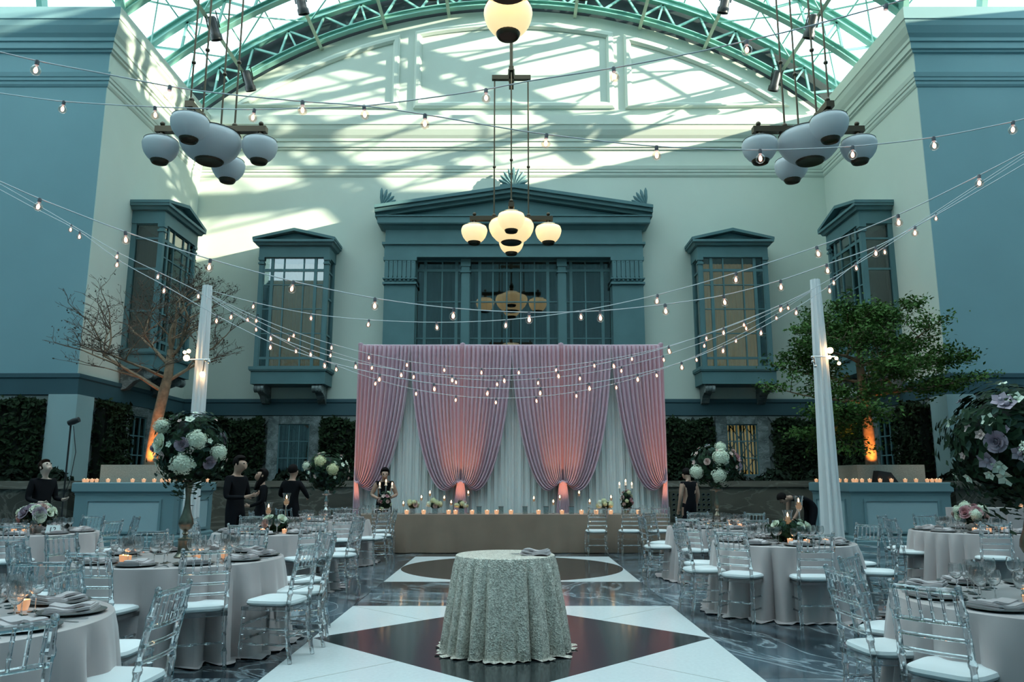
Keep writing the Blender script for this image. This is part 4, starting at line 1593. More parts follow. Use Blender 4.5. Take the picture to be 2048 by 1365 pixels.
def rose_mesh(seed):
    m = MB()
    r_ = random.Random(seed)
    for ring, (n, rad, h, lean) in enumerate(((3, .22, .95, .05), (4, .42, .9, .18), (5, .66, .75, .42), (6, .92, .55, .75))):
        for k in range(n):
            a0 = 2 * PI * (k + ring * .37) / n
            w = 2 * PI / n * .62
            vv = []
            for j, u in enumerate((0, .5, 1)):
                for i, s in enumerate((-1, -.33, .33, 1)):
                    a = a0 + w * s * (1 - .25 * u * abs(s))
                    rr = rad * (.35 + .65 * u) + lean * .25 * u * u - .05 * abs(s)
                    vv.append((rr * math.cos(a), rr * math.sin(a), h * u - .45 - (.14 * lean * u * u) - .08 * abs(s) * u))
            ff = []
            for j in range(2):
                for i in range(3):
                    b = j * 4 + i
                    ff.append((b, b + 1, b + 5, b + 4))
            m.add(vv, ff)
    m.ball((0, 0, -.2), .35, 8, 5)
    return m


def bloom_mesh():
    m = MB()
    for k in range(5):
        a = 2 * PI * k / 5
        c, s_ = math.cos(a), math.sin(a)
        pts = [(0, 0, -.2), (.6, -.4, .1), (1.0, 0, .25), (.6, .4, .1)]
        m.add([(x * c - y * s_, x * s_ + y * c, z) for x, y, z in pts], [(0, 1, 2, 3)])
    m.ball((0, 0, .05), .28, 8, 5)
    return m


FM = {}
for mt in ('hyd', 'hyd_y'):
    FM[mt] = hyd_mesh(3).mesh('hydrangea', M[mt])
for mt in ('mauve', 'blush', 'pink', 'hyd'):
    FM['r_' + mt] = rose_mesh(5).mesh('rose', M[mt], True)
    FM['b_' + mt] = bloom_mesh().mesh('bloom', M[mt])


def put_flower(root, me, name, p, nrm, s):
    o = link(name, me, root, p)
    o.rotation_mode = 'QUATERNION'
    o.rotation_quaternion = Vector(nrm).to_track_quat('Z', 'Y')
    o.scale = (s, s, s)
    return o


def bouquet(lab, c, rx, rz, seed, flowers, nleaf=900, lsize=.045, spill=0, grey=.3, group=None, name='flower_arrangement'):
    """flowers: list of (mesh key, name, (dir x,y,z), size)"""
    t = thing(name, lab, 'flowers', c, group=group)
    r_ = np.random.default_rng(seed)
    d = r_.normal(size=(nleaf, 3))
    d /= np.linalg.norm(d, axis=1)[:, None]
    rad = r_.uniform(.45, .98, (nleaf, 1))
    rad[: nleaf // 14] *= 1.16
    p = d * rad * np.array([[rx, rx, rz]])
    lump = 1 + .13 * np.sin(d[:, :1] * 7 + 1) * np.sin(d[:, 2:] * 6)
    p = p * lump
    if spill:
        k = nleaf // 6
        p[:k, 2] -= r_.uniform(0, spill, k)
    v, f = leaf_cloud(p, d, lsize, seed=seed, jit=.7)
    idx = (r_.random(nleaf) < grey).astype(np.int32)
    me = mesh_np('foliage', v, f, None, [M['leaf'], M['leaf_grey']], idx)
    link('foliage', me, t)['kind'] = 'stuff'
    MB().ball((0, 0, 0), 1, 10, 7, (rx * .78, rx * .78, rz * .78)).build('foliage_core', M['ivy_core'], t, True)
    for key, nm, dr, s in flowers:
        dr = Vector(dr).normalized()
        q = Vector((dr.x * rx, dr.y * rx, dr.z * rz)) * 1.0
        put_flower(t, FM[key], nm, q, dr, s)
    return t


def scatter_flowers(seed, kinds, n, smin, smax, lo=-.35):
    """front-weighted even scatter"""
    r_ = random.Random(seed)
    out = []
    dirs = []
    tries = 0
    while len(out) < n and tries < 4000:
        tries += 1
        d = Vector((r_.gauss(0, 1), r_.gauss(-.35, 1), r_.gauss(.15, .8))).normalized()
        if d.z < lo:
            continue
        if any((d - e).length < 1.45 / math.sqrt(n) * 1.25 for e in dirs):
            continue
        dirs.append(d)
        key, nm = r_.choice(kinds)
        out.append((key, nm, d, r_.uniform(smin, smax)))
    return out


HY, HYY = ('hyd', 'hydrangea'), ('hyd_y', 'hydrangea')
RM, RB, RP, RW = ('r_mauve', 'rose'), ('r_blush', 'rose'), ('r_pink', 'rose'), ('r_hyd', 'rose')
BM, BB, BW = ('b_mauve', 'small_bloom'), ('b_blush', 'small_bloom'), ('b_hyd', 'small_bloom')


def tall_vase(lab, c, H_, mat, kind):
    t = thing('tall_vase', lab, 'vase', c)
    if kind == 0:       # trumpet on a block base
        s = H_ / .72
        MB().lathe([(.001, 0), (.085, 0), (.088, .012), (.070, .03), (.058, .05), (.058, .15), (.060, .155), (.001, .16)], 20).build('base', M[mat], t, True)
        MB().lathe([(.001, .15), (.062, .155), (.060, .17), (.024, .18), (.018, .20), (.030, .215), (.018, .235), (.024, .245)], 20).build('knop', M[mat], t, True)
        MB().lathe([(.020, .24), (.05, .26), (.068, .30), (.062, .34), (.040, .40), (.026, .47), (.022, .56 * s), (.03, .64 * s), (.045, .70 * s), (.05, H_), (.046, H_), (.026, .66 * s), (.001, .6 * s)], 20).build('body', M[mat], t, True)
    else:               # baluster stand with a dish
        MB().lathe([(.001, 0), (.075, 0), (.075, .02), (.05, .04), (.045, .16), (.05, .17), (.03, .20), (.018, .23), (.032, .25), (.018, .27), (.035, .30), (.04, .34), (.02, .40), (.014, .5), (.02, .56), (.014, .60), (.018, H_ - .10), (.03, H_ - .08), (.001, H_ - .08)], 18).build('stand', M[mat], t, True)
        MB().lathe([(.001, H_ - .09), (.09, H_ - .08), (.10, H_ - .06), (.05, H_ - .05), (.04, H_), (.05, H_ + .02), (.045, H_ + .02), (.03, H_ - .03), (.001, H_ - .04)], 18).build('dish', M[mat], t, True)
    return t


def top(key, dx=0, dy=0):
    cx, cy, Rt, z, d = TABLES[key]
    return Vector((cx + dx, cy + dy, z))


# T2 tall pewter vase and bouquet
v2 = top('T2', .04, 0)
tall_vase('tall pewter trumpet vase on the left table', v2, .70, 'gold', 0)
FL2 = [('hyd', 'hydrangea', (-.75, -.6, .62), .074), ('hyd', 'hydrangea', (.45, -.8, .18), .086), ('hyd', 'hydrangea', (.15, -.95, -.42), .095), ('hyd', 'hydrangea', (.95, -.4, -.12), .074),
       ('r_hyd', 'rose', (-.62, -.8, .12), .086), ('r_mauve', 'rose', (-.9, -.5, 0), .062), ('r_mauve', 'rose', (.12, -1, .08), .062), ('r_mauve', 'rose', (.85, -.6, -.42), .062),
       ('b_blush', 'small_bloom', (.35, -.95, -.08), .035), ('b_blush', 'small_bloom', (-.45, -.9, -.2), .045), ('b_hyd', 'small_bloom', (-.55, -.9, -.1), .035), ('b_hyd', 'small_bloom', (.2, -.8, .85), .05), ('b_mauve', 'small_bloom', (-.4, -.7, .95), .045),
       ('hyd', 'hydrangea', (.1, .9, .3), .078), ('hyd', 'hydrangea', (-.6, .7, .0), .078), ('r_mauve', 'rose', (.6, .7, .3), .06), ('b_hyd', 'small_bloom', (-1, -.1, -.3), .05), ('b_mauve', 'small_bloom', (-1, .1, .1), .05)]
FL2 += scatter_flowers(15, [BW, BM, BB, BW], 26, .022, .036, -.6)
bouquet('full round bouquet of white hydrangea and mauve roses in the tall pewter vase', v2 + Vector((0, 0, .99)), .33, .36, 31, FL2, 3400, .032, .16, .25)
# T6 large bouquet at the right edge
v6 = top('T6', -.10, .05)
tall_vase('tall pewter trumpet vase on the bottom-right corner table', v6, .70, 'gold', 0)
FL6 = [('r_mauve', 'rose', (-.72, -.62, -.02), .062), ('hyd', 'hydrangea', (-.28, -.9, -.2), .12), ('b_mauve', 'small_bloom', (-.62, -.6, .72), .06), ('b_mauve', 'small_bloom', (-.55, -.65, .60), .06), ('b_hyd', 'small_bloom', (-.45, -.7, .72), .05),
       ('b_hyd', 'small_bloom', (-.75, -.55, .32), .045), ('b_blush', 'small_bloom', (-.86, -.5, .1), .035), ('b_mauve', 'small_bloom', (-.8, -.5, -.3), .06), ('b_mauve', 'small_bloom', (-.55, -.8, -.2), .05), ('b_hyd', 'small_bloom', (-.72, -.6, -.42), .05), ('b_hyd', 'small_bloom', (-.66, -.6, -.62), .055),
       ('r_blush', 'rose', (-.12, -.95, .25), .045), ('hyd', 'hydrangea', (.2, -.9, .2), .11), ('hyd', 'hydrangea', (.5, .5, .2), .11), ('r_mauve', 'rose', (.1, -.9, .6), .06), ('b_hyd', 'small_bloom', (-.2, -.8, .7), .05)]
FL6 += scatter_flowers(16, [BW, BM, BB, BW], 30, .022, .038, -.7)
bouquet('large cut-off bouquet with a mauve rose at the photo\'s right edge', v6 + Vector((0, 0, .93)), .44, .38, 32, FL6, 5200, .036, .2, .12)
# T5, T8 tall bouquets
v5 = top('T5', .02, 0)
tall_vase('tall mercury-glass vase on the far left table', v5, .52, 'mercury', 1)
bouquet('bouquet of cream hydrangea and blush roses in the mercury-glass vase left of the drape', v5 + Vector((0, 0, .84)), .40, .36, 33,
        [('hyd_y', 'hydrangea', (-.15, -.9, .55), .10), ('hyd_y', 'hydrangea', (.42, -.85, .12), .10), ('hyd', 'hydrangea', (-.8, -.5, .3), .075)] + scatter_flowers(4, [RB, BB, BW, RW, BW], 26, .032, .055), 1300, .05, .1, .3)
v8 = top('T8', -.03, 0)
tall_vase('tall gold baluster vase on the far right table', v8, .62, 'gold', 1)
bouquet('bouquet of white hydrangea and mauve blooms in the gold baluster vase before the amber window', v8 + Vector((0, 0, .92)), .40, .33, 34,
        [('hyd', 'hydrangea', (.1, -.7, .95), .085), ('hyd', 'hydrangea', (0, -.95, .35), .12), ('hyd', 'hydrangea', (-.1, -.9, -.45), .11), ('hyd', 'hydrangea', (-.85, -.5, -.3), .10), ('r_pink', 'rose', (.75, -.6, .4), .07), ('r_mauve', 'rose', (.8, -.6, -.05), .06)] + scatter_flowers(6, [BM, BB, BW, RB], 26, .032, .052), 1300, .05, .1, .15)


def low_bouquet(lab, c, s, seed, kinds, n, smin, smax, pot='votive', name='flower_arrangement', nleaf=420):
    b = thing('flower_bowl', 'silver bowl under the ' + lab.split(' of ')[0] + ' on ' + lab.split(' on ')[-1], 'bowl', c)
    MB().lathe([(.001, 0), (.05 * s, 0), (.055 * s, .01), (.085 * s, .07 * s), (.09 * s, .10 * s), (.084 * s, .10 * s), (.06 * s, .03), (.001, .02)], 18).build('bowl_body', M['mercury'], b, True)
    bouquet(lab, Vector(c) + Vector((0, 0, .19 * s)), .20 * s, .13 * s, seed, scatter_flowers(seed, kinds, n, smin * s, smax * s, -.1), nleaf, .032 * s, .02, .3)


low_bouquet('low bouquet of blush and white roses on the table numbered 12', top('T3', .08, -.1), 1.15, 41, [RW, RB, HYY, RM, RW], 20, .05, .075)
low_bouquet('low bouquet of white hydrangea and pink roses on the right edge table', top('T9', .02, 0), 1.1, 42, [HY, RW, RP, RB], 18, .05, .08)


def hurricane(c, H_, lab, grp=None):
    """stemmed glass hurricane with a pillar candle"""
    t = thing('hurricane_candle', lab, 'candle', c, group=grp)
    MB().lathe([(.05, 0), (.05, .004), (.012, .012), (.008, .03), (.014, .05), (.008, .07), (.008, H_ - .19), (.012, H_ - .17), (.03, H_ - .155), (.036, H_ - .14)], 14).build('stem', M['glass'], t, True)
    MB().lathe([(.030, H_ - .15), (.042, H_ - .11), (.046, H_ - .05), (.060, H_), (.058, H_), (.044, H_ - .05), (.040, H_ - .11)], 16).build('chimney', M['glass'], t, True)
    MB().lathe([(.026, H_ - .14), (.026, H_ - .075), (.001, H_ - .075)], 12).build('pillar_candle', M['wax'], t, True)
    MB().lathe([(.001, H_ - .078), (.008, H_ - .062), (.009, H_ - .052), (.001, H_ - .025)], 8).build('flame', M['flame'], t, True)
    return t


h1, h2 = top('T7', .05, -.02), top('T7', .23, .05)
hurricane(h1 + Vector((0, -.05, 0)), .36, 'shorter stemmed hurricane candle on the right table, by the greens')
hurricane(h2, .52, 'taller stemmed hurricane candle on the right table')
bouquet('trailing greens with white roses round the hurricane candles on the right table', top('T7', .09, .05) + Vector((0, 0, .12)), .26, .13, 44,
        [('r_hyd', 'rose', (-.85, -.4, .75), .055), ('r_hyd', 'rose', (.35, -.9, .6), .05), ('r_hyd', 'rose', (.75, -.6, .5), .06), ('r_hyd', 'rose', (.55, -.2, .9), .05)], 900, .045, .02, .15)
h3 = top('T4', -.08, 0)
hurricane(h3, .40, 'shorter stemmed hurricane candle on the left table in front of the man in black')
hurricane(h3 + Vector((.22, .08, 0)), .52, 'taller stemmed hurricane candle on the left table in front of the man in black')
bouquet('small white and peach roses with greens round the left table\'s candles', top('T4', .03, 0) + Vector((0, 0, .11)), .20, .12, 45,
        [('r_hyd', 'rose', (-.6, -.7, .7), .055), ('r_blush', 'rose', (-.5, -.9, .1), .06), ('r_hyd', 'rose', (.7, -.6, .7), .07), ('r_hyd', 'rose', (-.3, -.6, .9), .05)], 600, .04, .02, .15)
# votives on the tables
VT = {'T2': [(.28, -.30), (-.34, -.36), (-.27, -.42), (.45, -.1), (-.1, .4)], 'T3': [(-.12, -.25), (.05, -.3), (.36, -.2)], 'T4': [(-.05, -.30), (.25, -.33), (.05, .3)], 'T5': [(-.2, -.3), (.1, -.32)],
      'T6': [(-.35, -.25), (-.22, -.34)], 'T7': [(.12, -.42), (-.02, -.30), (.35, -.36)], 'T8': [(.05, -.35), (.22, -.3), (-.25, -.2), (.15, .1)], 'T9': [(-.14, -.32), (.02, -.38), (.3, -.25)], 'T1': [(.5, -.2), (.35, .35)]}
for key, l in VT.items():
    for dx, dy in l:
        votive(top(key, dx, dy), 'glowing votive candle on ' + DESC[key], 'votives on ' + DESC[key], .9)
# number card
nc = thing('table_number', 'white standing card reading 12 beside the low bouquet', 'sign', P(106, 1066, 10.42) * 1.0, rz=R(4))
nc.location.z = .75
MB().prism([(-.04, 0), (.04, 0), (.003, .115), (-.003, .115)], -.085, .085, 'x').build('card', M['card'], nc)
fc = bpy.data.curves.new('number', 'FONT')
fc.body = '12'
fc.size, fc.align_x, fc.align_y, fc.extrude = .095, 'CENTER', 'CENTER', .0006
fc.materials.append(M['ink'])
tmp = link('tmp', fc)
dg = bpy.context.evaluated_depsgraph_get()
nme = bpy.data.meshes.new_from_object(tmp.evaluated_get(dg))
bpy.data.objects.remove(tmp)
to = link('number', nme, nc, (0, -.0245, .055))
to.rotation_euler = (PI / 2 - math.atan(.037 / .115), 0, 0)
to['label'] = 'black figures 12'

# ---------------------------------------------------------------- cake table in sequin cloth
def sequin():
    m, nt, b = newmat('sequin_cloth')
    L = nt.links.new
    tc = nt.nodes.new('ShaderNodeTexCoord')
    vo = nt.nodes.new('ShaderNodeTexVoronoi')
    vo.inputs['Scale'].default_value = 85
    L(tc.outputs['Object'], vo.inputs['Vector'])
    rp_ = nt.nodes.new('ShaderNodeValToRGB')
    rp_.color_ramp.elements[0].color = (.40, .345, .285, 1)
    rp_.color_ramp.elements[1].color = (.86, .79, .69, 1)
    sp = nt.nodes.new('ShaderNodeSeparateColor')
    L(vo.outputs['Color'], sp.inputs[0])
    L(sp.outputs[0], rp_.inputs['Fac'])
    L(rp_.outputs['Color'], b.inputs['Base Color'])
    bm = nt.nodes.new('ShaderNodeBump')
    bm.inputs['Strength'].default_value = 1.0
    bm.inputs['Distance'].default_value = .005
    L(vo.outputs['Distance'], bm.inputs['Height'])
    L(bm.outputs['Normal'], b.inputs['Normal'])
    b.inputs['Roughness'].default_value = .42
    b.inputs['Metallic'].default_value = .25
    return m


M['sequin'] = sequin()
CT = thing('cake_table', 'small round table in a rippling sequin cloth on the dark diamond', 'table', (.0 - .06, 7.1, 0))
cm = cloth_mesh(.44, .80, 77, folds=24, amp=.085, flare=.10, pool=.015, n=300)
r_ = np.random.default_rng(5)
cm.v = [(x * (1 + j), y * (1 + j), z) for (x, y, z), j in zip(cm.v, np.where(np.array([p[2] for p in cm.v]) < .78, r_.normal(0, .004, len(cm.v)), 0))]
cm.build('tablecloth', M['sequin'], CT, True)
MB().lathe([(.001, .765), (.42, .765), (.425, .79), (.001, .79)], 32).build('table_top', M['twig'], CT)
MB().lathe([(.2, 0), (.2, .03), (.03, .06), (.03, .765)], 12).build('pedestal', M['black_metal'], CT)
tn = link('folded_napkin', NAP, None, (.21, 7.0, .803), R(78))
tn.scale = (1.0, 1.05, 1.1)
tag(tn, 'folded blush napkin on the sequin-covered table', 'napkin')
for nm, me, x in (('knife', KNIFE, .02), ('fork', FORK, .05)):
    o = link(nm, me, None, (.09, 6.98 + x, .806), R(84))
    tag(o, 'steel cake %s lying by the napkin on the sequin-covered table' % nm, nm)

# ---------------------------------------------------------------- head table
HX0, HX1, HY0, HY1, HZ = -3.2, 3.2, 16.0, 16.8, .76
ht = thing('head_table', 'long head table in a taupe cloth before the pink drapes', 'table', ((HX0 + HX1) / 2, (HY0 + HY1) / 2, 0))
hx, hy = (HX1 - HX0) / 2, (HY1 - HY0) / 2
path = []
for i in range(97):
    path.append((-hx + 2 * hx * i / 96, -hy))
for i in range(1, 12):
    path.append((hx, -hy + 2 * hy * i / 12))
for i in range(97):
    path.append((hx - 2 * hx * i / 96, hy))
for i in range(1, 12):
    path.append((-hx, hy - 2 * hy * i / 12))
vv, ff = [], []
nrow = 7
for i, (x, y) in enumerate(path):
    nx, ny = (0, -1) if i <= 96 else ((1, 0) if i < 108 else ((0, 1) if i < 205 else (-1, 0)))
    for k in range(nrow):
        u = k / (nrow - 1)
        d = .03 * u + .018 * u * (math.sin(i * .55) + .6 * math.sin(i * 1.31 + 1)) + (.03 if abs((i % 97) - 16) < 1 or abs((i % 97) - 80) < 1 else 0) * u
        vv.append((x + nx * d, y + ny * d, HZ - (HZ - .01) * u))
n = len(path)
for i in range(n):
    j = (i + 1) % n
    for k in range(nrow - 1):
        ff.append((i * nrow + k, i * nrow + k + 1, j * nrow + k + 1, j * nrow + k))
ff.append(tuple(i * nrow for i in range(n)))
MB().add(vv, ff).build('tablecloth', M['head_cloth'], ht, True)
MB().box(-hx + .03, hx - .03, -hy + .03, hy - .03, HZ - .04, HZ - .005).build('table_top', M['twig'], ht)
for sx in (-1, 1):
    MB().box(sx * (hx - .4) - .03, sx * (hx - .4) + .03, -.3, .3, 0, HZ - .04).build('trestle', M['black_metal'], ht)


def HP(px, dy=.35):
    D = HY0 + dy
    return Vector(((px - 1024) / FPX * D / 1.025, D, HZ))


for px in (813, 847, 897, 911, 944, 974, 993, 1022, 1077, 1124, 1163, 1193, 1222, 1277):
    votive(HP(px, .16), 'glowing votive candle along the front of the head table', 'votives on the head table', 1.3)
for px, py in ((806, 1010), (842, 998), (859, 989), (888, 999), (902, 1008), (936, 989), (1068, 1000), (1107, 1007), (1120, 998), (1159, 989), (1180, 1006), (1223, 998)):
    b = HP(px, .42)
    z = P(px, py - 8, b.y).z - HZ
    sd = 'left' if px < 1000 else 'right'
    t = thing('stemmed_candle', 'slim stemmed glass with a small candle on the %s half of the head table' % sd, 'candle', b, group='stemmed candles on the %s half of the head table' % sd)
    MB().lathe([(.04, 0), (.04, .004), (.006, .012), (.005, z - .13), (.02, z - .12), (.028, z - .10), (.034, z), (.032, z), (.026, z - .09), (.001, z - .115)], 12).build('holder', M['glass'], t, True)
    MB().lathe([(.02, z - .11), (.02, z - .07), (.001, z - .07)], 8).build('wax', M['wax'], t, True)
    MB().lathe([(.001, z - .075), (.013, z - .055), (.014, z - .045), (.001, z - .01)], 8).build('flame', M['flame'], t, True)
for px in (958, 1002, 1050, 1092, 1143):
    o = MB().box(-.05, .05, -.05, .05, 0, .15)
    t = thing('mercury_holder', 'square mercury-glass holder in the middle of the head table', 'candle holder', HP(px, .30), group='square mercury-glass holders on the head table')
    o.build('holder_body', M['mercury'], t)
    MB().box(-.054, .054, -.054, .054, .14, .155).build('rim', M['rim'], t)
for px, s_, lab in ((825, 1, 'small cream hydrangea posy in a silver cube, leftmost on the head table'), (870, 1.15, 'small cream hydrangea posy in a silver cube, second on the head table'), (923, 1.0, 'cream and blush posy in a silver cube, third on the head table'), (1210, 1.15, 'cream hydrangea posy in a silver cube on the head table\'s right half')):
    b = HP(px, .30)
    t = thing('flower_cube', 'silver cube vase under the ' + lab.split(' in a silver')[0] + ', ' + lab.split(', ')[-1].replace('on the head table', '').strip() if ', ' in lab else 'silver cube vase under the posy at right of the head table', 'vase', b)
    MB().box(-.055, .055, -.055, .055, 0, .12).build('vase_body', M['mercury'], t)
    MB().box(-.06, .06, -.06, .06, .11, .125).build('rim', M['rim'], t)
    bouquet(lab, b + Vector((0, 0, .18)), .11 * s_, .09 * s_, int(px), scatter_flowers(int(px), [HYY, HYY, HY, RB], 9, .04 * s_, .055 * s_, -.2), 160, .03, .0, .1)
for px, lab, kk in ((770, 'left', 3), (1253, 'right', 9)):
    b = HP(px, .45)
    t = thing('candelabrum', 'three-armed candelabrum at the %s end of the head table' % lab, 'candelabrum', b)
    MB().lathe([(.07, 0), (.07, .01), (.02, .03), (.014, .2), (.02, .22), (.012, .24), (.012, .56), (.025, .58), (.001, .59)], 12).build('stand', M['mercury'], t, True)
    for sx in (-1, 0, 1):
        hh = .52 if sx else .58
        if sx:
            MB().tube([(0, 0, .38), (sx * .06, 0, .36), (sx * .12, 0, .40), (sx * .13, 0, hh)], .009, 6).build('arm', M['mercury'], t, True)
        cnd = MB().lathe([(.03, hh), (.032, hh + .01), (.02, hh + .012), (.02, hh + .07), (.001, hh + .07)], 10).build('candle', M['wax'], t, True, loc=(sx * .13, 0, 0))
        MB().lathe([(.001, hh + .065), (.014, hh + .085), (.015, hh + .095), (.001, hh + .13)], 8).build('flame', M['flame'], cnd, True)
    bouquet('column of blush and cream blooms wound up the %s candelabrum' % lab, b + Vector((.0, -.06, .24)), .13, .25, 90 + kk, scatter_flowers(kk, [RB, BB, RP, RW, HYY], 16, .035, .055, -.9), 420, .035, .03, .1)
for i, px in enumerate((726, 734, 744, 754, 1288, 1298, 1310, 1320, 1330)):
    q = HP(px, .25 if i % 2 else .5)
    o = link('wine_glass', WG['all'], None, q)
    sd = 'left' if px < 1000 else 'right'
    tag(o, 'stemmed wine glass at the %s end of the head table' % sd, 'glass', 'glasses at the %s end of the head table' % sd)
for px, lab in ((1193, 'first of three clear chairs before the head table, counted from the middle'), (1260, 'second of three clear chairs before the head table, counted from the middle'), (1318, 'clear chair at the right end in front of the head table'), (765, 'clear chair with white cushion in front of the head table\'s left end'), (705, 'clear chair outermost at the head table\'s left end')):
    chair((px - 1024) / FPX * 15.6 / 1.03, 15.62, PI / 2, lab, 'chairs along the front of the head table')
# far buffet table at the right edge
t = thing('buffet_table', 'plain grey-clothed table with candles behind the right edge table', 'table', (9.6, 15.3, 0))
bm_ = MB().box(-.95, 1.2, -.4, .4, .01, .92)
bm_.build('tablecloth', M['cloth'], t)
for k in range(7):
    MB().tube([(-.9 + k * .33, -.41, .02), (-.89 + k * .33, -.405, .9)], [.05, .01], 6).build('cloth_fold', M['cloth'], t, True)
for k in range(4):
    votive((9.75 + k * .14, 15.1 - .03 * k, .92), 'glowing votive candle on the plain grey-clothed buffet table', 'votives on the buffet table', 1.6)
# ================================================================ DRAPES
M['pink_drape'] = pmat('mauve_pink_satin', (.62, .40, .48), .45, sheen=.5)
M['white_drape'] = pmat('white_sheer', (.80, .82, .80), .7, sheen=.3)
DY, DZ, TZ = 17.8, 4.56, 1.40
POSTX = [-3.56, -1.16, 1.15, 3.50]
fr = thing('drape_frame', 'pipe frame wrapped in pink fabric carrying the drapes', 'frame', (0, DY, 0))
for x in POSTX:
    p = MB().lathe([(.055, 0), (.05, 1.0), (.05, DZ), (.06, DZ + .02), (.055, DZ + .06), (.001, DZ + .08)], 12).build('post', M['pink_drape'], fr, True, loc=(x, .02, 0))
    MB().box(-.22, .22, -.22, .22, 0, .012).build('base_plate', M['black_metal'], p)
for a, b in zip(POSTX, POSTX[1:]):
    MB().tube([(a, .02, DZ), ((a + b) / 2, .02, DZ - .005), (b, .02, DZ)], .032, 8).build('crossbar', M['pink_drape'], fr, True)


def bez(p0, p1, p2, p3, t):
    u = 1 - t
    return [u ** 3 * a + 3 * u * u * t * b + 3 * u * t * t * c + t ** 3 * d for a, b, c, d in zip(p0, p1, p2, p3)]


def half_drape(lab, xp, w, sgn, seed):
    rr = random.Random(seed)
    t_ = thing('pink_drape', lab, 'curtain', (xp, DY - .06, 0), group='pink drapes tied back at the posts')
    npl, nt_ = 12, 44
    nu = npl * 6
    vv, ff = [], []
    ph = rr.uniform(0, 6)
    for i in range(nu + 1):
        u = i / nu
        x0 = w * u
        ex = .62 * w * u
        ez = TZ - .92 * u ** 1.15
        for k in range(nt_ + 1):
            t = k / nt_
            x, z = bez((x0, DZ), (x0, DZ - 1.45), (ex, ez), (.03 + .05 * u, TZ + .0), t)
            g = 1 - .55 * max(0, (t - .75) / .25)
            wob = .8 * math.sin(u * 9 + ph)
            d = .060 * g * math.sin(2 * PI * npl * u + wob) + .012 * math.sin(2 * PI * npl * 2.3 * u + ph)
            bul = -.10 * math.sin(PI * min(1, t * 1.02)) * u * .8 - .10 * t ** 4
            vv.append((sgn * x, d * (1 if t > .02 else .6) + bul, z))
    m = nt_ + 1
    for i in range(nu):
        for k in range(nt_):
            ff.append((i * m + k, i * m + k + 1, (i + 1) * m + k + 1, (i + 1) * m + k))
    MB().add(vv, ff).build('swag', M['pink_drape'], t_, True)
    vv, ff = [], []
    nu2 = 30
    for i in range(nu2 + 1):
        u = i / nu2
        for k in range(9):
            t = k / 8
            wd = .075 + .15 * t ** .8
            vv.append((sgn * (wd * u), -.10 - .02 * math.sin(u * 2 * PI * 5) * (.4 + t) + .03 * t, TZ + .02 - (TZ + .01) * t))
    for i in range(nu2):
        for k in range(8):
            ff.append((i * 9 + k, i * 9 + k + 1, (i + 1) * 9 + k + 1, (i + 1) * 9 + k))
    MB().add(vv, ff).build('tail', M['pink_drape'], t_, True)
    MB().tube([(0, -.03, TZ + .03), (sgn * .06, -.14, TZ - .01), (sgn * .09, -.05, TZ + .02)], .028, 8).build('tieback', M['pink_drape'], t_, True)


names = ['outer left post', 'second post from the left', 'third post from the left', 'outer right post']
for i in range(3):
    a, b = POSTX[i], POSTX[i + 1]
    w = (b - a) / 2
    half_drape('pink pleated drape hanging right of, and tied to, the ' + names[i], a, w, 1, i)
    half_drape('pink pleated drape hanging left of, and tied to, the ' + names[i + 1], b, w, -1, 10 + i)
    vv, ff = [], []
    n = 150
    rr = random.Random(i)
    for k in range(n + 1):
        x = a + (b - a) * k / n
        d = .03 * math.sin(k * .62 + .9 * math.sin(k * .11)) + .012 * math.sin(k * 1.9)
        vv += [(x, DY + .09 + d * .6, DZ - .02), (x, DY + .09 + d, 2.2), (x, DY + .09 + d * 1.2, .01)]
    for k in range(n):
        for j in range(2):
            ff.append((k * 3 + j, k * 3 + j + 1, k * 3 + j + 4, k * 3 + j + 3))
    o = MB().add(vv, ff).build('white_drape', M['white_drape'], None, True)
    tag(o, 'white sheer panel behind the pink drapes, ' + ('left', 'middle', 'right')[i] + ' of the three', 'curtain', 'white sheers behind the pink drapes')
for i, x in enumerate(POSTX):
    dx = .12 if i == 0 else (-.12 if i == 3 else 0)
    t = thing('uplight', 'small black floor uplight at the foot of the ' + names[i], 'light', (x + dx, DY - .75, 0))
    MB().lathe([(.09, 0), (.09, .02), (.07, .04), (.08, .16), (.07, .16), (.06, .10), (.001, .10)], 12).build('lamp_body', M['black_metal'], t, True)
    ld = bpy.data.lights.new('uplight_beam', 'SPOT')
    ld.energy, ld.color, ld.spot_size, ld.spot_blend, ld.shadow_soft_size = 80, (1, .44, .20), R(34), .8, .05
    lo = link('uplight_beam', ld, t, (0, 0, .17))
    lo.rotation_euler = Vector((-dx * .8, .52, 1.55)).to_track_quat('-Z', 'Y').to_euler()

# ================================================================ CHANDELIERS
M['lit_shade'] = pmat('lit_opal_shade', (.80, .70, .50), .4, emis=(1, .74, .36), es=.5)
M['opal_shade'] = opalglass('opal_shade', (.84, .87, .90))
M['bronze'] = pmat('dark_bronze', (.09, .07, .05), .35, .9)
BOWL = [(.001, .20), (.10, .20), (.25, .165), (.345, .105), (.375, .03), (.375, -.02), (.36, -.10), (.325, -.19), (.265, -.275), (.20, -.335), (.165, -.355)]
CAPP = [(.19, -.33), (.185, -.36), (.165, -.40), (.155, -.41), (.13, -.385), (.001, -.38)]


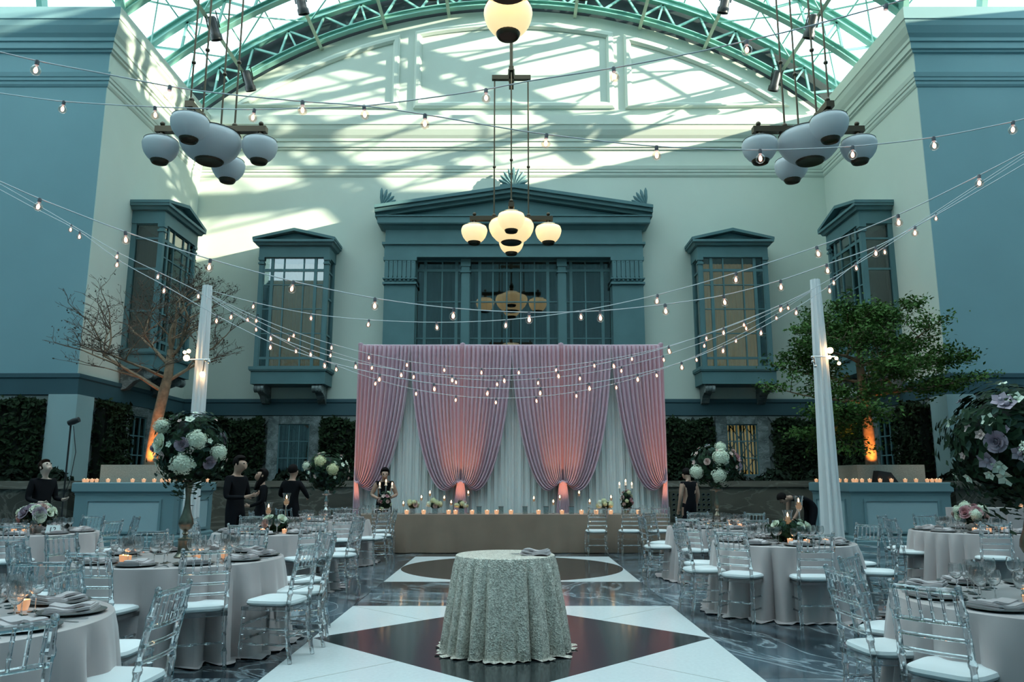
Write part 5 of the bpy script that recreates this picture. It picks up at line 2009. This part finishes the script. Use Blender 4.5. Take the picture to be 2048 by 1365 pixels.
def chandelier(loc, lit, lab):
    t = thing('chandelier', lab, 'chandelier', loc)
    sm = M['lit_shade'] if lit else M['opal_shade']
    arm = 1.07
    for ax in ((1, 0), (0, 1)):
        MB().beam((-1.2 * ax[0], -1.2 * ax[1], .36), (1.2 * ax[0], 1.2 * ax[1], .36), .16, .13).build('arm', M['bronze'], t)
    b = MB().lathe([(r * 1.73, z * 1.35 + .12) for r, z in BOWL], 32).build('bowl_shade', sm, t, True)
    MB().lathe([(.31, -.32), (.30, -.36), (.27, -.39), (.001, -.37)], 24).build('finial', M['bronze'], b, True)
    MB().lathe([(.612, .255), (.622, .262), (.612, .27)], 32).build('band', M['bronze'], b, True)
    for dx, dy in ((1, 0), (-1, 0), (0, 1), (0, -1)):
        s = MB().lathe(BOWL, 24).build('bowl_shade', sm, t, True, loc=(dx * arm, dy * arm, 0))
        MB().lathe(CAPP, 20).build('finial', M['bronze'], s, True)
        MB().lathe([(.347, .107), (.353, .112), (.345, .117)], 24).build('band', M['bronze'], s, True)
        MB().lathe([(.07, .19), (.06, .30)], 12).build('collar', M['bronze'], s, True)
        MB().ball((0, 0, .50), .055, 10, 6).build('knob', M['bronze'], s, True)
        rd = MB().tube([(dx * .5, dy * .5, .4), (dx * .5, dy * .5, 4.72)], .022, 8).build('rod', M['bronze'], t, True)
        MB().ball((dx * .5, dy * .5, 1.95), .05, 10, 6).build('rod_joint', M['bronze'], rd, True)
        MB().ball((dx * .5, dy * .5, .46), .06, 10, 6).build('rod_joint', M['bronze'], rd, True)
    h = MB()
    for ax in ((1, 0), (0, 1)):
        h.beam((-.58 * ax[0], -.58 * ax[1], 4.78), (.58 * ax[0], .58 * ax[1], 4.78), .14, .13)
    h.build('hanger_cross', M['bronze'], t)
    MB().lathe([(.001, 4.52), (.05, 4.56), (.10, 4.70), (.12, 4.84), (.10, 4.95), (.10, 5.05), (.001, 5.06)], 14).build('hanger_hub', M['bronze'], t, True)
    MB().tube([(0, 0, 5.0), (0, 0, arch_z(loc[0]) - loc[2] + .1)], .05, 10).build('pole', M['bronze'], t, True)
    return t


CZ = 8.55
chandelier((-.02, 21.3, CZ), True, 'lit five-bowl chandelier hanging before the pedimented window')
chandelier((-.06, 9.72, CZ), True, 'lit chandelier mostly above the top edge, one glowing bowl in view')
chandelier((-6.52, 15.6, CZ + .02), False, 'unlit five-bowl chandelier with pale blue bowls at upper left')
chandelier((6.42, 15.6, CZ + .02), False, 'unlit five-bowl chandelier with pale blue bowls at upper right')

# ================================================================ STRING LIGHTS
M['cable'] = pmat('pale_cable', (.62, .63, .64), .5)
M['socket'] = pmat('bulb_socket', (.16, .15, .17), .5)
M['bulb_glass'] = thinglass('bulb_glass', (1, .86, .80), .03, ior=1.5, refl=1.2)
M['filament'] = emat('filament', (1, .42, .24), 9)
B_GL = MB().lathe([(.013, -.032), (.018, -.040), (.033, -.060), (.038, -.080), (.033, -.102), (.018, -.115), (.001, -.119)], 12).mesh('bulb', M['bulb_glass'], True)
B_SO = MB().lathe([(.001, .008), (.013, .006), (.016, -.004), (.016, -.036), (.001, -.038)], 8).mesh('socket', M['socket'], True)
B_FI = MB().lathe([(.001, -.050), (.011, -.062), (.015, -.078), (.011, -.094), (.001, -.102)], 8).mesh('filament', M['filament'], True)


def crom(pts, x):
    n = len(pts)
    for i in range(n - 1):
        if pts[i][0] <= x <= pts[i + 1][0]:
            p0 = pts[max(0, i - 1)]
            p1, p2 = pts[i], pts[i + 1]
            p3 = pts[min(n - 1, i + 2)]
            t = (x - p1[0]) / (p2[0] - p1[0])
            m1 = (p2[1] - p0[1]) / (p2[0] - p0[0]) * (p2[0] - p1[0])
            m2 = (p3[1] - p1[1]) / (p3[0] - p1[0]) * (p2[0] - p1[0])
            return (2 * t ** 3 - 3 * t * t + 1) * p1[1] + (t ** 3 - 2 * t * t + t) * m1 + (-2 * t ** 3 + 3 * t * t) * p2[1] + (t ** 3 - t * t) * m2
    return pts[-1][1]


def string_light(lab, ctrl, bulbs, D0, D1):
    """ctrl: photo trace of the cable; the cable hangs in the vertical plane between its two ends"""
    xa, xb = ctrl[0][0], ctrl[-1][0]
    A_, B_ = P(xa, ctrl[0][1], D0), P(xb, ctrl[-1][1], D1)

    def at(x):
        y = crom(ctrl, x)
        # depth where the view ray crosses the vertical plane through A_ and B_
        q = P(x, y, 1.0)
        dx, dy = q.x, 1.0
        ex, ey = B_.x - A_.x, B_.y - A_.y
        # solve s*(dx,dy) = A + k*(ex,ey)
        det = dx * (-ey) - dy * (-ex)
        s = (A_.x * (-ey) - A_.y * (-ex)) / det
        return P(x, y, s)
    t = thing('string_light', lab, 'string lights', A_, group='string lights across the hall')
    n = 60
    MB().tube([at(xa + (xb - xa) * i / n) - A_ for i in range(n + 1)], .0055, 5).build('cable', M['cable'], t, True)
    for x in bulbs:
        p = at(x) - A_
        o = link('bulb', B_GL, t, p)
        o.rotation_euler = (random.uniform(-.12, .12), random.uniform(-.15, .15), 0)
        link('socket', B_SO, o)
        link('filament', B_FI, o)


string_light('topmost string of bulbs sagging from upper left to lower right', [(-80, 84), (75, 122), (200, 146), (340, 173), (440, 187), (605, 203), (728, 212), (860, 231), (1000, 255), (1093, 269), (1300, 292), (1500, 300), (1690, 294), (1860, 276), (2010, 247), (2130, 218)],
             [75, 340, 605, 850, 1093, 1313, 1520, 1705, 1867, 2026], 5.4, 6.4)
string_light('string of bulbs rising from left to the top right corner', [(-90, 174), (10, 188), (128, 203), (310, 214), (440, 218), (509, 219), (600, 217), (728, 212), (850, 197), (972, 179), (1060, 162), (1227, 136), (1380, 107), (1493, 82), (1600, 57), (1772, 10), (1930, -36)],
             [128, 310, 509, 728, 972, 1227, 1493, 1772], 7.2, 4.8)
string_light('long string of bulbs from the left edge crossing before the great window', [(-90, 322), (0, 363), (80, 398), (251, 464), (421, 519), (587, 563), (750, 597), (908, 617), (1058, 625), (1200, 622), (1330, 609), (1447, 591), (1561, 561), (1653, 529), (1751, 494), (1830, 454), (1960, 380), (2130, 280)],
             [80, 251, 421, 587, 750, 908, 1058, 1200, 1330, 1447, 1561, 1653, 1751, 1830], 6.5, 8.8)
string_light('string of bulbs from the left white pole up to the right edge', [(416, 580), (508, 605), (622, 628), (738, 640), (873, 645), (1013, 640), (1161, 622), (1315, 590), (1472, 546), (1633, 494), (1796, 430), (1958, 351), (2130, 262)],
             [508, 622, 738, 873, 1013, 1161, 1315, 1472, 1633, 1796, 1958], 13.5, 6.2)
string_light('string of bulbs passing the white poles, upper of the two lowest long ones', [(-90, 318), (60, 402), (143, 450), (236, 505), (318, 545), (400, 585), (464, 625), (541, 668), (621, 700), (711, 725), (802, 741), (904, 751), (1008, 752), (1116, 743), (1226, 723), (1337, 694), (1447, 656), (1560, 611), (1666, 556), (1769, 495), (1872, 428), (2130, 262)],
             [143, 236, 318, 397, 464, 541, 621, 711, 802, 904, 1008, 1116, 1226, 1337, 1447, 1560, 1666, 1769, 1872], 11.2, 11.2)
string_light('string of bulbs passing the white poles, lower of the two lowest long ones', [(-90, 330), (60, 412), (160, 464), (236, 520), (330, 572), (434, 632), (541, 685), (649, 722), (760, 749), (868, 768), (976, 777), (1081, 776), (1178, 767), (1275, 749), (1363, 725), (1447, 692), (1522, 656), (1593, 616), (1658, 572), (1711, 527), (1800, 470), (1900, 405), (2130, 255)],
             [160, 236, 330, 434, 541, 649, 760, 868, 976, 1081, 1178, 1275, 1363, 1447, 1522, 1593, 1658, 1711], 10.6, 10.6)
for yc, lab, sp, off in ((738, 'highest of three strings of bulbs strung from pole to pole', 75, 888), (761, 'middle of three strings of bulbs strung from pole to pole', 83, 828), (797, 'lowest of three strings of bulbs strung from pole to pole', 80, 832)):
    def yy(x):
        xm, y0 = 1000, 585
        h = 585 if x < xm else 630
        e = 588 if x < xm else 578
        return e + (yc - e) * (1 - (abs(x - xm) / h) ** 2.0)
    ctrl = [(x, yy(x)) for x in [415 + (1630 - 415) * i / 16 for i in range(17)]]
    bl = [x for x in range(off - sp * 8, 1640, sp) if 450 < x < 1605]
    string_light(lab, ctrl, bl, 13.5, 13.5)

# poles wrapped in white sheer
M['sheer'] = pmat('white_pole_wrap', (.78, .78, .78), .7, sheen=.3)
M['globe'] = emat('glowing_globe', (1, .62, .30), 9)
for px, py, sx, lab in ((415, 575, -1, 'left'), (1630, 563, 1, 'right')):
    top_ = P(px, py, 13.5)
    t = thing('light_pole', 'tall pole wrapped in white sheer at %s, holding the bulb strings' % lab, 'pole', (top_.x, 13.5, 0))
    h = top_.z
    MB().lathe([(.30, 0), (.30, .02), (.06, .05), (.04, .10), (.035, h - .02), (.05, h), (.03, h + .03), (.001, h + .04)], 12).build('pole_core', M['silver'], t, True)
    vv, ff = [], []
    n, m = 60, 24
    for k in range(m + 1):
        u = k / m
        z = h + .03 - (h + .01) * u
        r = .075 + .012 * math.sin(u * 5) * (1 - u) + (.05 if sx < 0 else .09) * u
        for i in range(n):
            a = 2 * PI * i / n
            rr = r * (1 + (.10 + .16 * u) * math.sin(9 * a + 1.5 * u) + .06 * math.sin(17 * a + 3))
            vv.append((rr * math.cos(a) , rr * math.sin(a), z))
    for k in range(m):
        for i in range(n):
            j = (i + 1) % n
            ff.append((k * n + i, (k + 1) * n + i, (k + 1) * n + j, k * n + j))
    ff.append(tuple(range(n)))
    MB().add(vv, ff).build('sheer_wrap', M['sheer'], t, True)
    # cluster of lamps clamped half way up
    zc = P(px, 722 if sx < 0 else 716, 13.5).z
    cl = MB().tube([(-.2, -.14, zc), (.2, -.14, zc)], .012, 6).build('lamp_bar', M['silver'], t, True)
    for dx, dz, r, mt in (((-.20, .02, .055, 'globe'), (-.17, .14, .035, 'globe'), (-.24, .12, .03, 'globe'), (.10, -.27, .05, 'globe'), (.14, -.02, .03, 'silver'), (.2, -.05, .03, 'silver')) if sx < 0 else
                          ((.10, .10, .055, 'globe'), (.08, -.02, .035, 'globe'), (.20, -.04, .03, 'globe'), (.24, -.13, .03, 'globe'), (-.22, -.02, .028, 'silver'), (-.22, -.10, .028, 'silver'), (-.18, -.18, .028, 'silver'))):
        MB().ball((dx, -.19, zc + dz), r, 10, 6).build('globe_lamp' if mt == 'globe' else 'mirror_ball', M[mt], t, True)
        MB().tube([(dx, -.14, zc), (dx, -.19, zc + dz)], .008, 5).build('lamp_stem', M['black_metal'], t)

# ================================================================ PEOPLE
M['skin'] = pmat('skin', (.42, .25, .18), .55)
M['skin_pale'] = pmat('pale_skin', (.52, .38, .31), .55)
M['black_cloth'] = pmat('black_clothing', (.008, .008, .010), .9, spec=.1)
M['dark_trousers'] = pmat('dark_trousers', (.009, .009, .012), .9, spec=.1)
M['hair_dark'] = pmat('dark_hair', (.008, .006, .006), .8, spec=.1)
M['hair_brown'] = pmat('brown_hair', (.030, .017, .012), .8, spec=.1)
M['eye'] = pmat('eye', (.02, .015, .012), .2)
M['lip'] = pmat('lips', (.30, .12, .10), .5)
M['shoe'] = pmat('black_shoe', (.01, .01, .01), .35)


def person(lab, loc, rz, J, skin='skin', bare_arms=False, hair=None, hairm='hair_dark', scale=1.0, group=None, skirt=False):
    """J: joint overrides; figure faces local -y"""
    b = {'pelvis': (0, 0, .95), 'waist': (0, .01, 1.10), 'chest': (0, .01, 1.30), 'nb': (0, .02, 1.44), 'neck': (0, .0, 1.51), 'jaw': (0, -.035, 1.575), 'skull': (0, -.01, 1.655), 'crown': (0, .0, 1.70), 'nose': (0, -.125, 1.60)}
    for s, n in ((-1, 'L'), (1, 'R')):
        b.update({'sh' + n: (s * .175, .02, 1.40), 'el' + n: (s * .23, .04, 1.13), 'wr' + n: (s * .24, -.06, .90), 'pm' + n: (s * .24, -.09, .82),
                  'hip' + n: (s * .095, 0, .90), 'kn' + n: (s * .10, -.02, .50), 'an' + n: (s * .10, .03, .09), 'toe' + n: (s * .115, -.14, .035)})
    b.update(J)
    rad = {'pelvis': (.155, .115), 'waist': (.130, .10), 'chest': (.165, .115), 'nb': (.075, .065), 'neck': (.050, .052), 'jaw': (.068, .082), 'skull': (.092, .106), 'crown': (.062, .072), 'nose': (.012, .012)}
    for n in 'LR':
        rad.update({'sh' + n: (.068, .068), 'el' + n: (.045, .045), 'wr' + n: (.029, .026), 'pm' + n: (.036, .022), 'hip' + n: (.10, .105), 'kn' + n: (.068, .07), 'an' + n: (.044, .046), 'toe' + n: (.042, .032)})
    E_ = [('pelvis', 'waist', 'c'), ('waist', 'chest', 'c'), ('chest', 'nb', 'c'), ('nb', 'neck', 's'), ('neck', 'jaw', 's'), ('jaw', 'skull', 's'), ('skull', 'crown', 's'), ('jaw', 'nose', 's')]
    for n in 'LR':
        E_ += [('chest', 'sh' + n, 'c'), ('sh' + n, 'el' + n, 's' if bare_arms else 'c'), ('el' + n, 'wr' + n, 's' if bare_arms else 'c'), ('wr' + n, 'pm' + n, 's'),
               ('pelvis', 'hip' + n, 't'), ('hip' + n, 'kn' + n, 't'), ('kn' + n, 'an' + n, 't'), ('an' + n, 'toe' + n, 'b')]
    names_ = list(b)
    co = {k: Vector(v) for k, v in b.items()}
    # five fingers per hand, slightly curled
    for n, s in (('L', -1), ('R', 1)):
        d = (co['pm' + n] - co['wr' + n]).normalized()
        sd = d.cross(Vector((0, 1, .2))).normalized()
        cu = d.cross(sd).normalized() * -1
        for i, (o, L) in enumerate(((-.028, .06), (-.010, .075), (.010, .07), (.028, .055))):
            a, c = 'f%s%da' % (n, i), 'f%s%db' % (n, i)
            co[a] = co['pm' + n] + sd * o + d * (.03 + L * .5)
            co[c] = co['pm' + n] + sd * o * 1.1 + d * (.03 + L * .85) + cu * .02
            rad[a], rad[c] = (.0095, .0095), (.008, .008)
            E_ += [('pm' + n, a, 's'), (a, c, 's')]
        a, c = 'th%sa' % n, 'th%sb' % n
        co[a] = co['wr' + n].lerp(co['pm' + n], .6) + sd * -.04
        co[c] = co[a] + d * .045 + sd * -.015
        rad[a], rad[c] = (.011, .011), (.009, .009)
        E_ += [('pm' + n, a, 's'), (a, c, 's')]
    keys = list(co)
    ix = {k: i for i, k in enumerate(keys)}
    me = bpy.data.meshes.new('body_skeleton')
    me.from_pydata([co[k] for k in keys], [(ix[a], ix[c]) for a, c, _ in E_], [])
    o = bpy.data.objects.new('body_skeleton', me)
    col.objects.link(o)
    md = o.modifiers.new('skin', 'SKIN')
    md.use_smooth_shade = True
    sv = me.skin_vertices[0].data
    for k in keys:
        sv[ix[k]].radius = rad[k]
        sv[ix[k]].use_root = (k == 'pelvis')
    ss = o.modifiers.new('sub', 'SUBSURF')
    ss.levels = ss.render_levels = 2
    dg = bpy.context.evaluated_depsgraph_get()
    bm = bpy.data.meshes.new_from_object(o.evaluated_get(dg))
    bpy.data.objects.remove(o)
    for mt in (skin, 'black_cloth', 'dark_trousers', 'shoe'):
        bm.materials.append(M[mt])
    segA = np.array([list(co[a]) for a, c, _ in E_])
    segB = np.array([list(co[c]) for a, c, _ in E_])
    reg = np.array([{'s': 0, 'c': 1, 't': 2, 'b': 3}[r] for _, _, r in E_], dtype=np.int32)
    ctr_ = np.zeros(len(bm.polygons) * 3)
    bm.polygons.foreach_get('center', ctr_)
    ctr_ = ctr_.reshape(-1, 1, 3)
    ab = segB - segA
    tt = np.clip(((ctr_ - segA) * ab).sum(2) / ((ab * ab).sum(1) + 1e-9), 0, 1)
    dd = np.linalg.norm(ctr_ - (segA + tt[..., None] * ab), axis=2)
    bm.polygons.foreach_set('material_index', reg[dd.argmin(1)])
    bm.polygons.foreach_set('use_smooth', [True] * len(bm.polygons))
    bm.name = 'body'
    t = thing('person', lab, 'person', loc, rz, group=group)
    t.scale = (scale,) * 3
    link('body', bm, t)
    # head frame
    up = (co['crown'] - co['jaw']).normalized()
    fw = (co['nose'] - co['jaw'])
    fw = (fw - up * fw.dot(up)).normalized()
    sd = fw.cross(up)
    hc = co['skull']
    rot = Matrix((sd, fw, up)).transposed().to_4x4()
    MM = Matrix.Translation(hc) @ rot

    def hp(x, y, z):
        return MM @ Vector((x, y, z))
    for s in (-1, 1):
        e = MB().ball((0, 0, 0), .012, 8, 5)
        MB().merge(e, MM @ Matrix.Translation((s * .034, .094, -.02))).build('eye', M['eye'], t, True)
        MB().merge(MB().ball((0, 0, 0), .022, 8, 5, (.45, .8, 1.3)), MM @ Matrix.Translation((s * .092, -.01, -.03))).build('ear', M[skin], t, True)
    MB().merge(MB().ball((0, 0, 0), .02, 8, 5, (1, .4, .35)), MM @ Matrix.Translation((0, .084, -.10))).build('mouth', M['lip'], t, True)
    hm = MB()
    v0 = MB().ball((0, 0, 0), 1, 18, 12)
    vv = []
    for x, y, z in v0.v:
        sx_, sy_, sz_ = .100, .114, .110
        yy_ = y
        if y > .25 and z < .45:        # face opening
            yy_ = .25 + (y - .25) * .15
        ln = 1.0
        zz_ = z
        if hair == 'long' and z < 0 and y < .3:
            zz_ = z * 3.2
        elif hair == 'short' and z < -.2:
            zz_ = -.2 + (z + .2) * .55
        vv.append(MM @ Vector((x * sx_, yy_ * sy_ - .012, zz_ * sz_ + .022)))
    hm.add(vv, v0.f)
    ho = hm.build('hair', M[hairm], t, True)
    if hair == 'bun':
        MB().ball(hp(0, -.08, .09), .045, 10, 7).build('hair_bun', M[hairm], ho, True)
    if skirt:
        MB().lathe([(.14, 1.12), (.17, .98), (.20, .7), (.22, .52), (.21, .52), (.001, .9)], 16).build('skirt', M['black_cloth'], t, True)
    return t


def gx(px, D):
    return (px - 1024) / FPX * D / 1.01


def facing(deg):
    """0 = towards the camera, 90 = towards photo right"""
    return R(deg)


person('woman in black looking up beside the planter, hand forward', (gx(94, 13.2), 13.2, 0), facing(62),
       {'neck': (0, -.005, 1.51), 'jaw': (0, -.05, 1.58), 'skull': (0, -.005, 1.65), 'crown': (0, .03, 1.685), 'nose': (0, -.135, 1.63), 'elR': (.22, .0, 1.12), 'wrR': (.20, -.24, 1.10), 'pmR': (.19, -.31, 1.11), 'elL': (-.23, .02, 1.12), 'wrL': (-.18, -.22, 1.06), 'pmL': (-.16, -.29, 1.06)}, 'skin_pale', hair='bun', hairm='hair_brown', scale=1.02)
person('man in black looking down at his hands beside the left candle table', (gx(478, 12.75), 12.75, 0), facing(68),
       {'jaw': (0, -.07, 1.56), 'skull': (0, -.045, 1.64), 'crown': (0, -.05, 1.69), 'nose': (0, -.155, 1.565), 'elR': (.25, -.02, 1.12), 'wrR': (.12, -.27, 1.15), 'pmR': (.08, -.33, 1.17), 'elL': (-.25, -.02, 1.12), 'wrL': (-.12, -.27, 1.12), 'pmL': (-.08, -.33, 1.14), 'pelvis': (0, 0, .95), 'waist': (0, .0, 1.1), 'chest': (0, .0, 1.30)}, 'skin', hair='short', scale=1.05)
person('long-haired person in black half hidden behind the man at left', (gx(527, 14.4), 14.4, 0), facing(-60), {'jaw': (0, -.06, 1.56), 'nose': (0, -.145, 1.575), 'elR': (.22, -.02, 1.13), 'wrR': (.12, -.22, 1.05), 'pmR': (.08, -.28, 1.05)}, 'skin', hair='long', scale=.94)
person('person in black seen from behind, left of the tall mercury-glass vase', (gx(588, 15.4), 15.4, 0), facing(165), {'elR': (.30, -.05, 1.17), 'wrR': (.22, -.25, 1.12), 'pmR': (.18, -.31, 1.12), 'elL': (-.30, -.05, 1.17), 'wrL': (-.22, -.25, 1.12), 'pmL': (-.18, -.31, 1.12)}, 'skin', hair='short', scale=.99)
person('woman in a sleeveless black dress bending over the head table flowers', (gx(771, 17.2), 17.15, 0), facing(12),
       {'chest': (0, -.06, 1.29), 'nb': (0, -.09, 1.42), 'neck': (0, -.12, 1.48), 'jaw': (0, -.18, 1.52), 'skull': (0, -.17, 1.60), 'crown': (0, -.18, 1.65), 'nose': (0, -.265, 1.51), 'shL': (-.165, -.05, 1.38), 'shR': (.165, -.05, 1.38), 'elL': (-.27, -.05, 1.13), 'wrL': (-.14, -.25, 1.06), 'pmL': (-.09, -.31, 1.06), 'elR': (.27, -.05, 1.13), 'wrR': (.14, -.25, 1.08), 'pmR': (.09, -.31, 1.08)}, 'skin', bare_arms=True, hair='bun', scale=1.0)
person('person in a black T-shirt seen from behind, right of the drapes', (gx(1374, 17.0), 17.0, 0), facing(205), {'elR': (.24, .03, 1.13), 'wrR': (.25, -.04, .9), 'pmR': (.25, -.06, .82), 'jaw': (0, -.07, 1.54), 'skull': (0, -.06, 1.62), 'crown': (0, -.07, 1.67), 'nose': (0, -.16, 1.54)}, 'skin', bare_arms=True, hair='short', scale=.98)
person('person in black bending far forward beside the right planter', (gx(1606, 16.9), 16.9, 0), facing(-78),
       {'pelvis': (0, .12, .92), 'waist': (0, -.02, 1.03), 'chest': (0, -.22, 1.08), 'nb': (0, -.36, 1.08), 'neck': (0, -.43, 1.06), 'jaw': (0, -.50, 1.02), 'skull': (0, -.56, 1.06), 'crown': (0, -.60, 1.08), 'nose': (0, -.56, .95), 'shL': (-.17, -.30, 1.07), 'shR': (.17, -.30, 1.07), 'elL': (-.2, -.32, .80), 'wrL': (-.17, -.44, .62), 'pmL': (-.16, -.48, .55), 'elR': (.2, -.32, .80), 'wrR': (.17, -.44, .62), 'pmR': (.16, -.48, .55),
        'hipL': (-.095, .12, .88), 'hipR': (.095, .12, .88), 'knL': (-.1, .04, .50), 'knR': (.1, .04, .50), 'anL': (-.1, .10, .09), 'anR': (.1, .10, .09), 'toeL': (-.11, -.07, .035), 'toeR': (.11, -.07, .035)}, 'skin', bare_arms=True, hair='short', scale=1.0)

# light stand held by the planter
ls = thing('light_stand', 'tall thin black stand with a small lamp head beside the woman in black', 'stand', (gx(136, 14.2), 14.2, 0))
zt = P(138, 850, 14.2).z
MB().tube([(0, 0, .25), (0, 0, zt)], .016, 8).build('pole', M['black_metal'], ls, True)
for k in range(3):
    a = k * 2 * PI / 3 + .4
    MB().tube([(0, 0, .75), (.42 * math.cos(a), .42 * math.sin(a), .01)], .012, 6).build('leg', M['black_metal'], ls, True)
MB().lathe([(.001, -.10), (.05, -.10), (.06, 0), (.05, .10), (.001, .11)], 10).build('lamp_head', M['black_metal'], ls, True, loc=(.06, -.02, zt + .06)).rotation_euler = (0, R(70), 0)
MB().tube([(.05, 0, zt - .02), (.14, 0, zt - .5), (.09, 0, zt - 1.0), (.02, 0, zt - 1.25)], .007, 5).build('cord', M['black_metal'], ls, True)
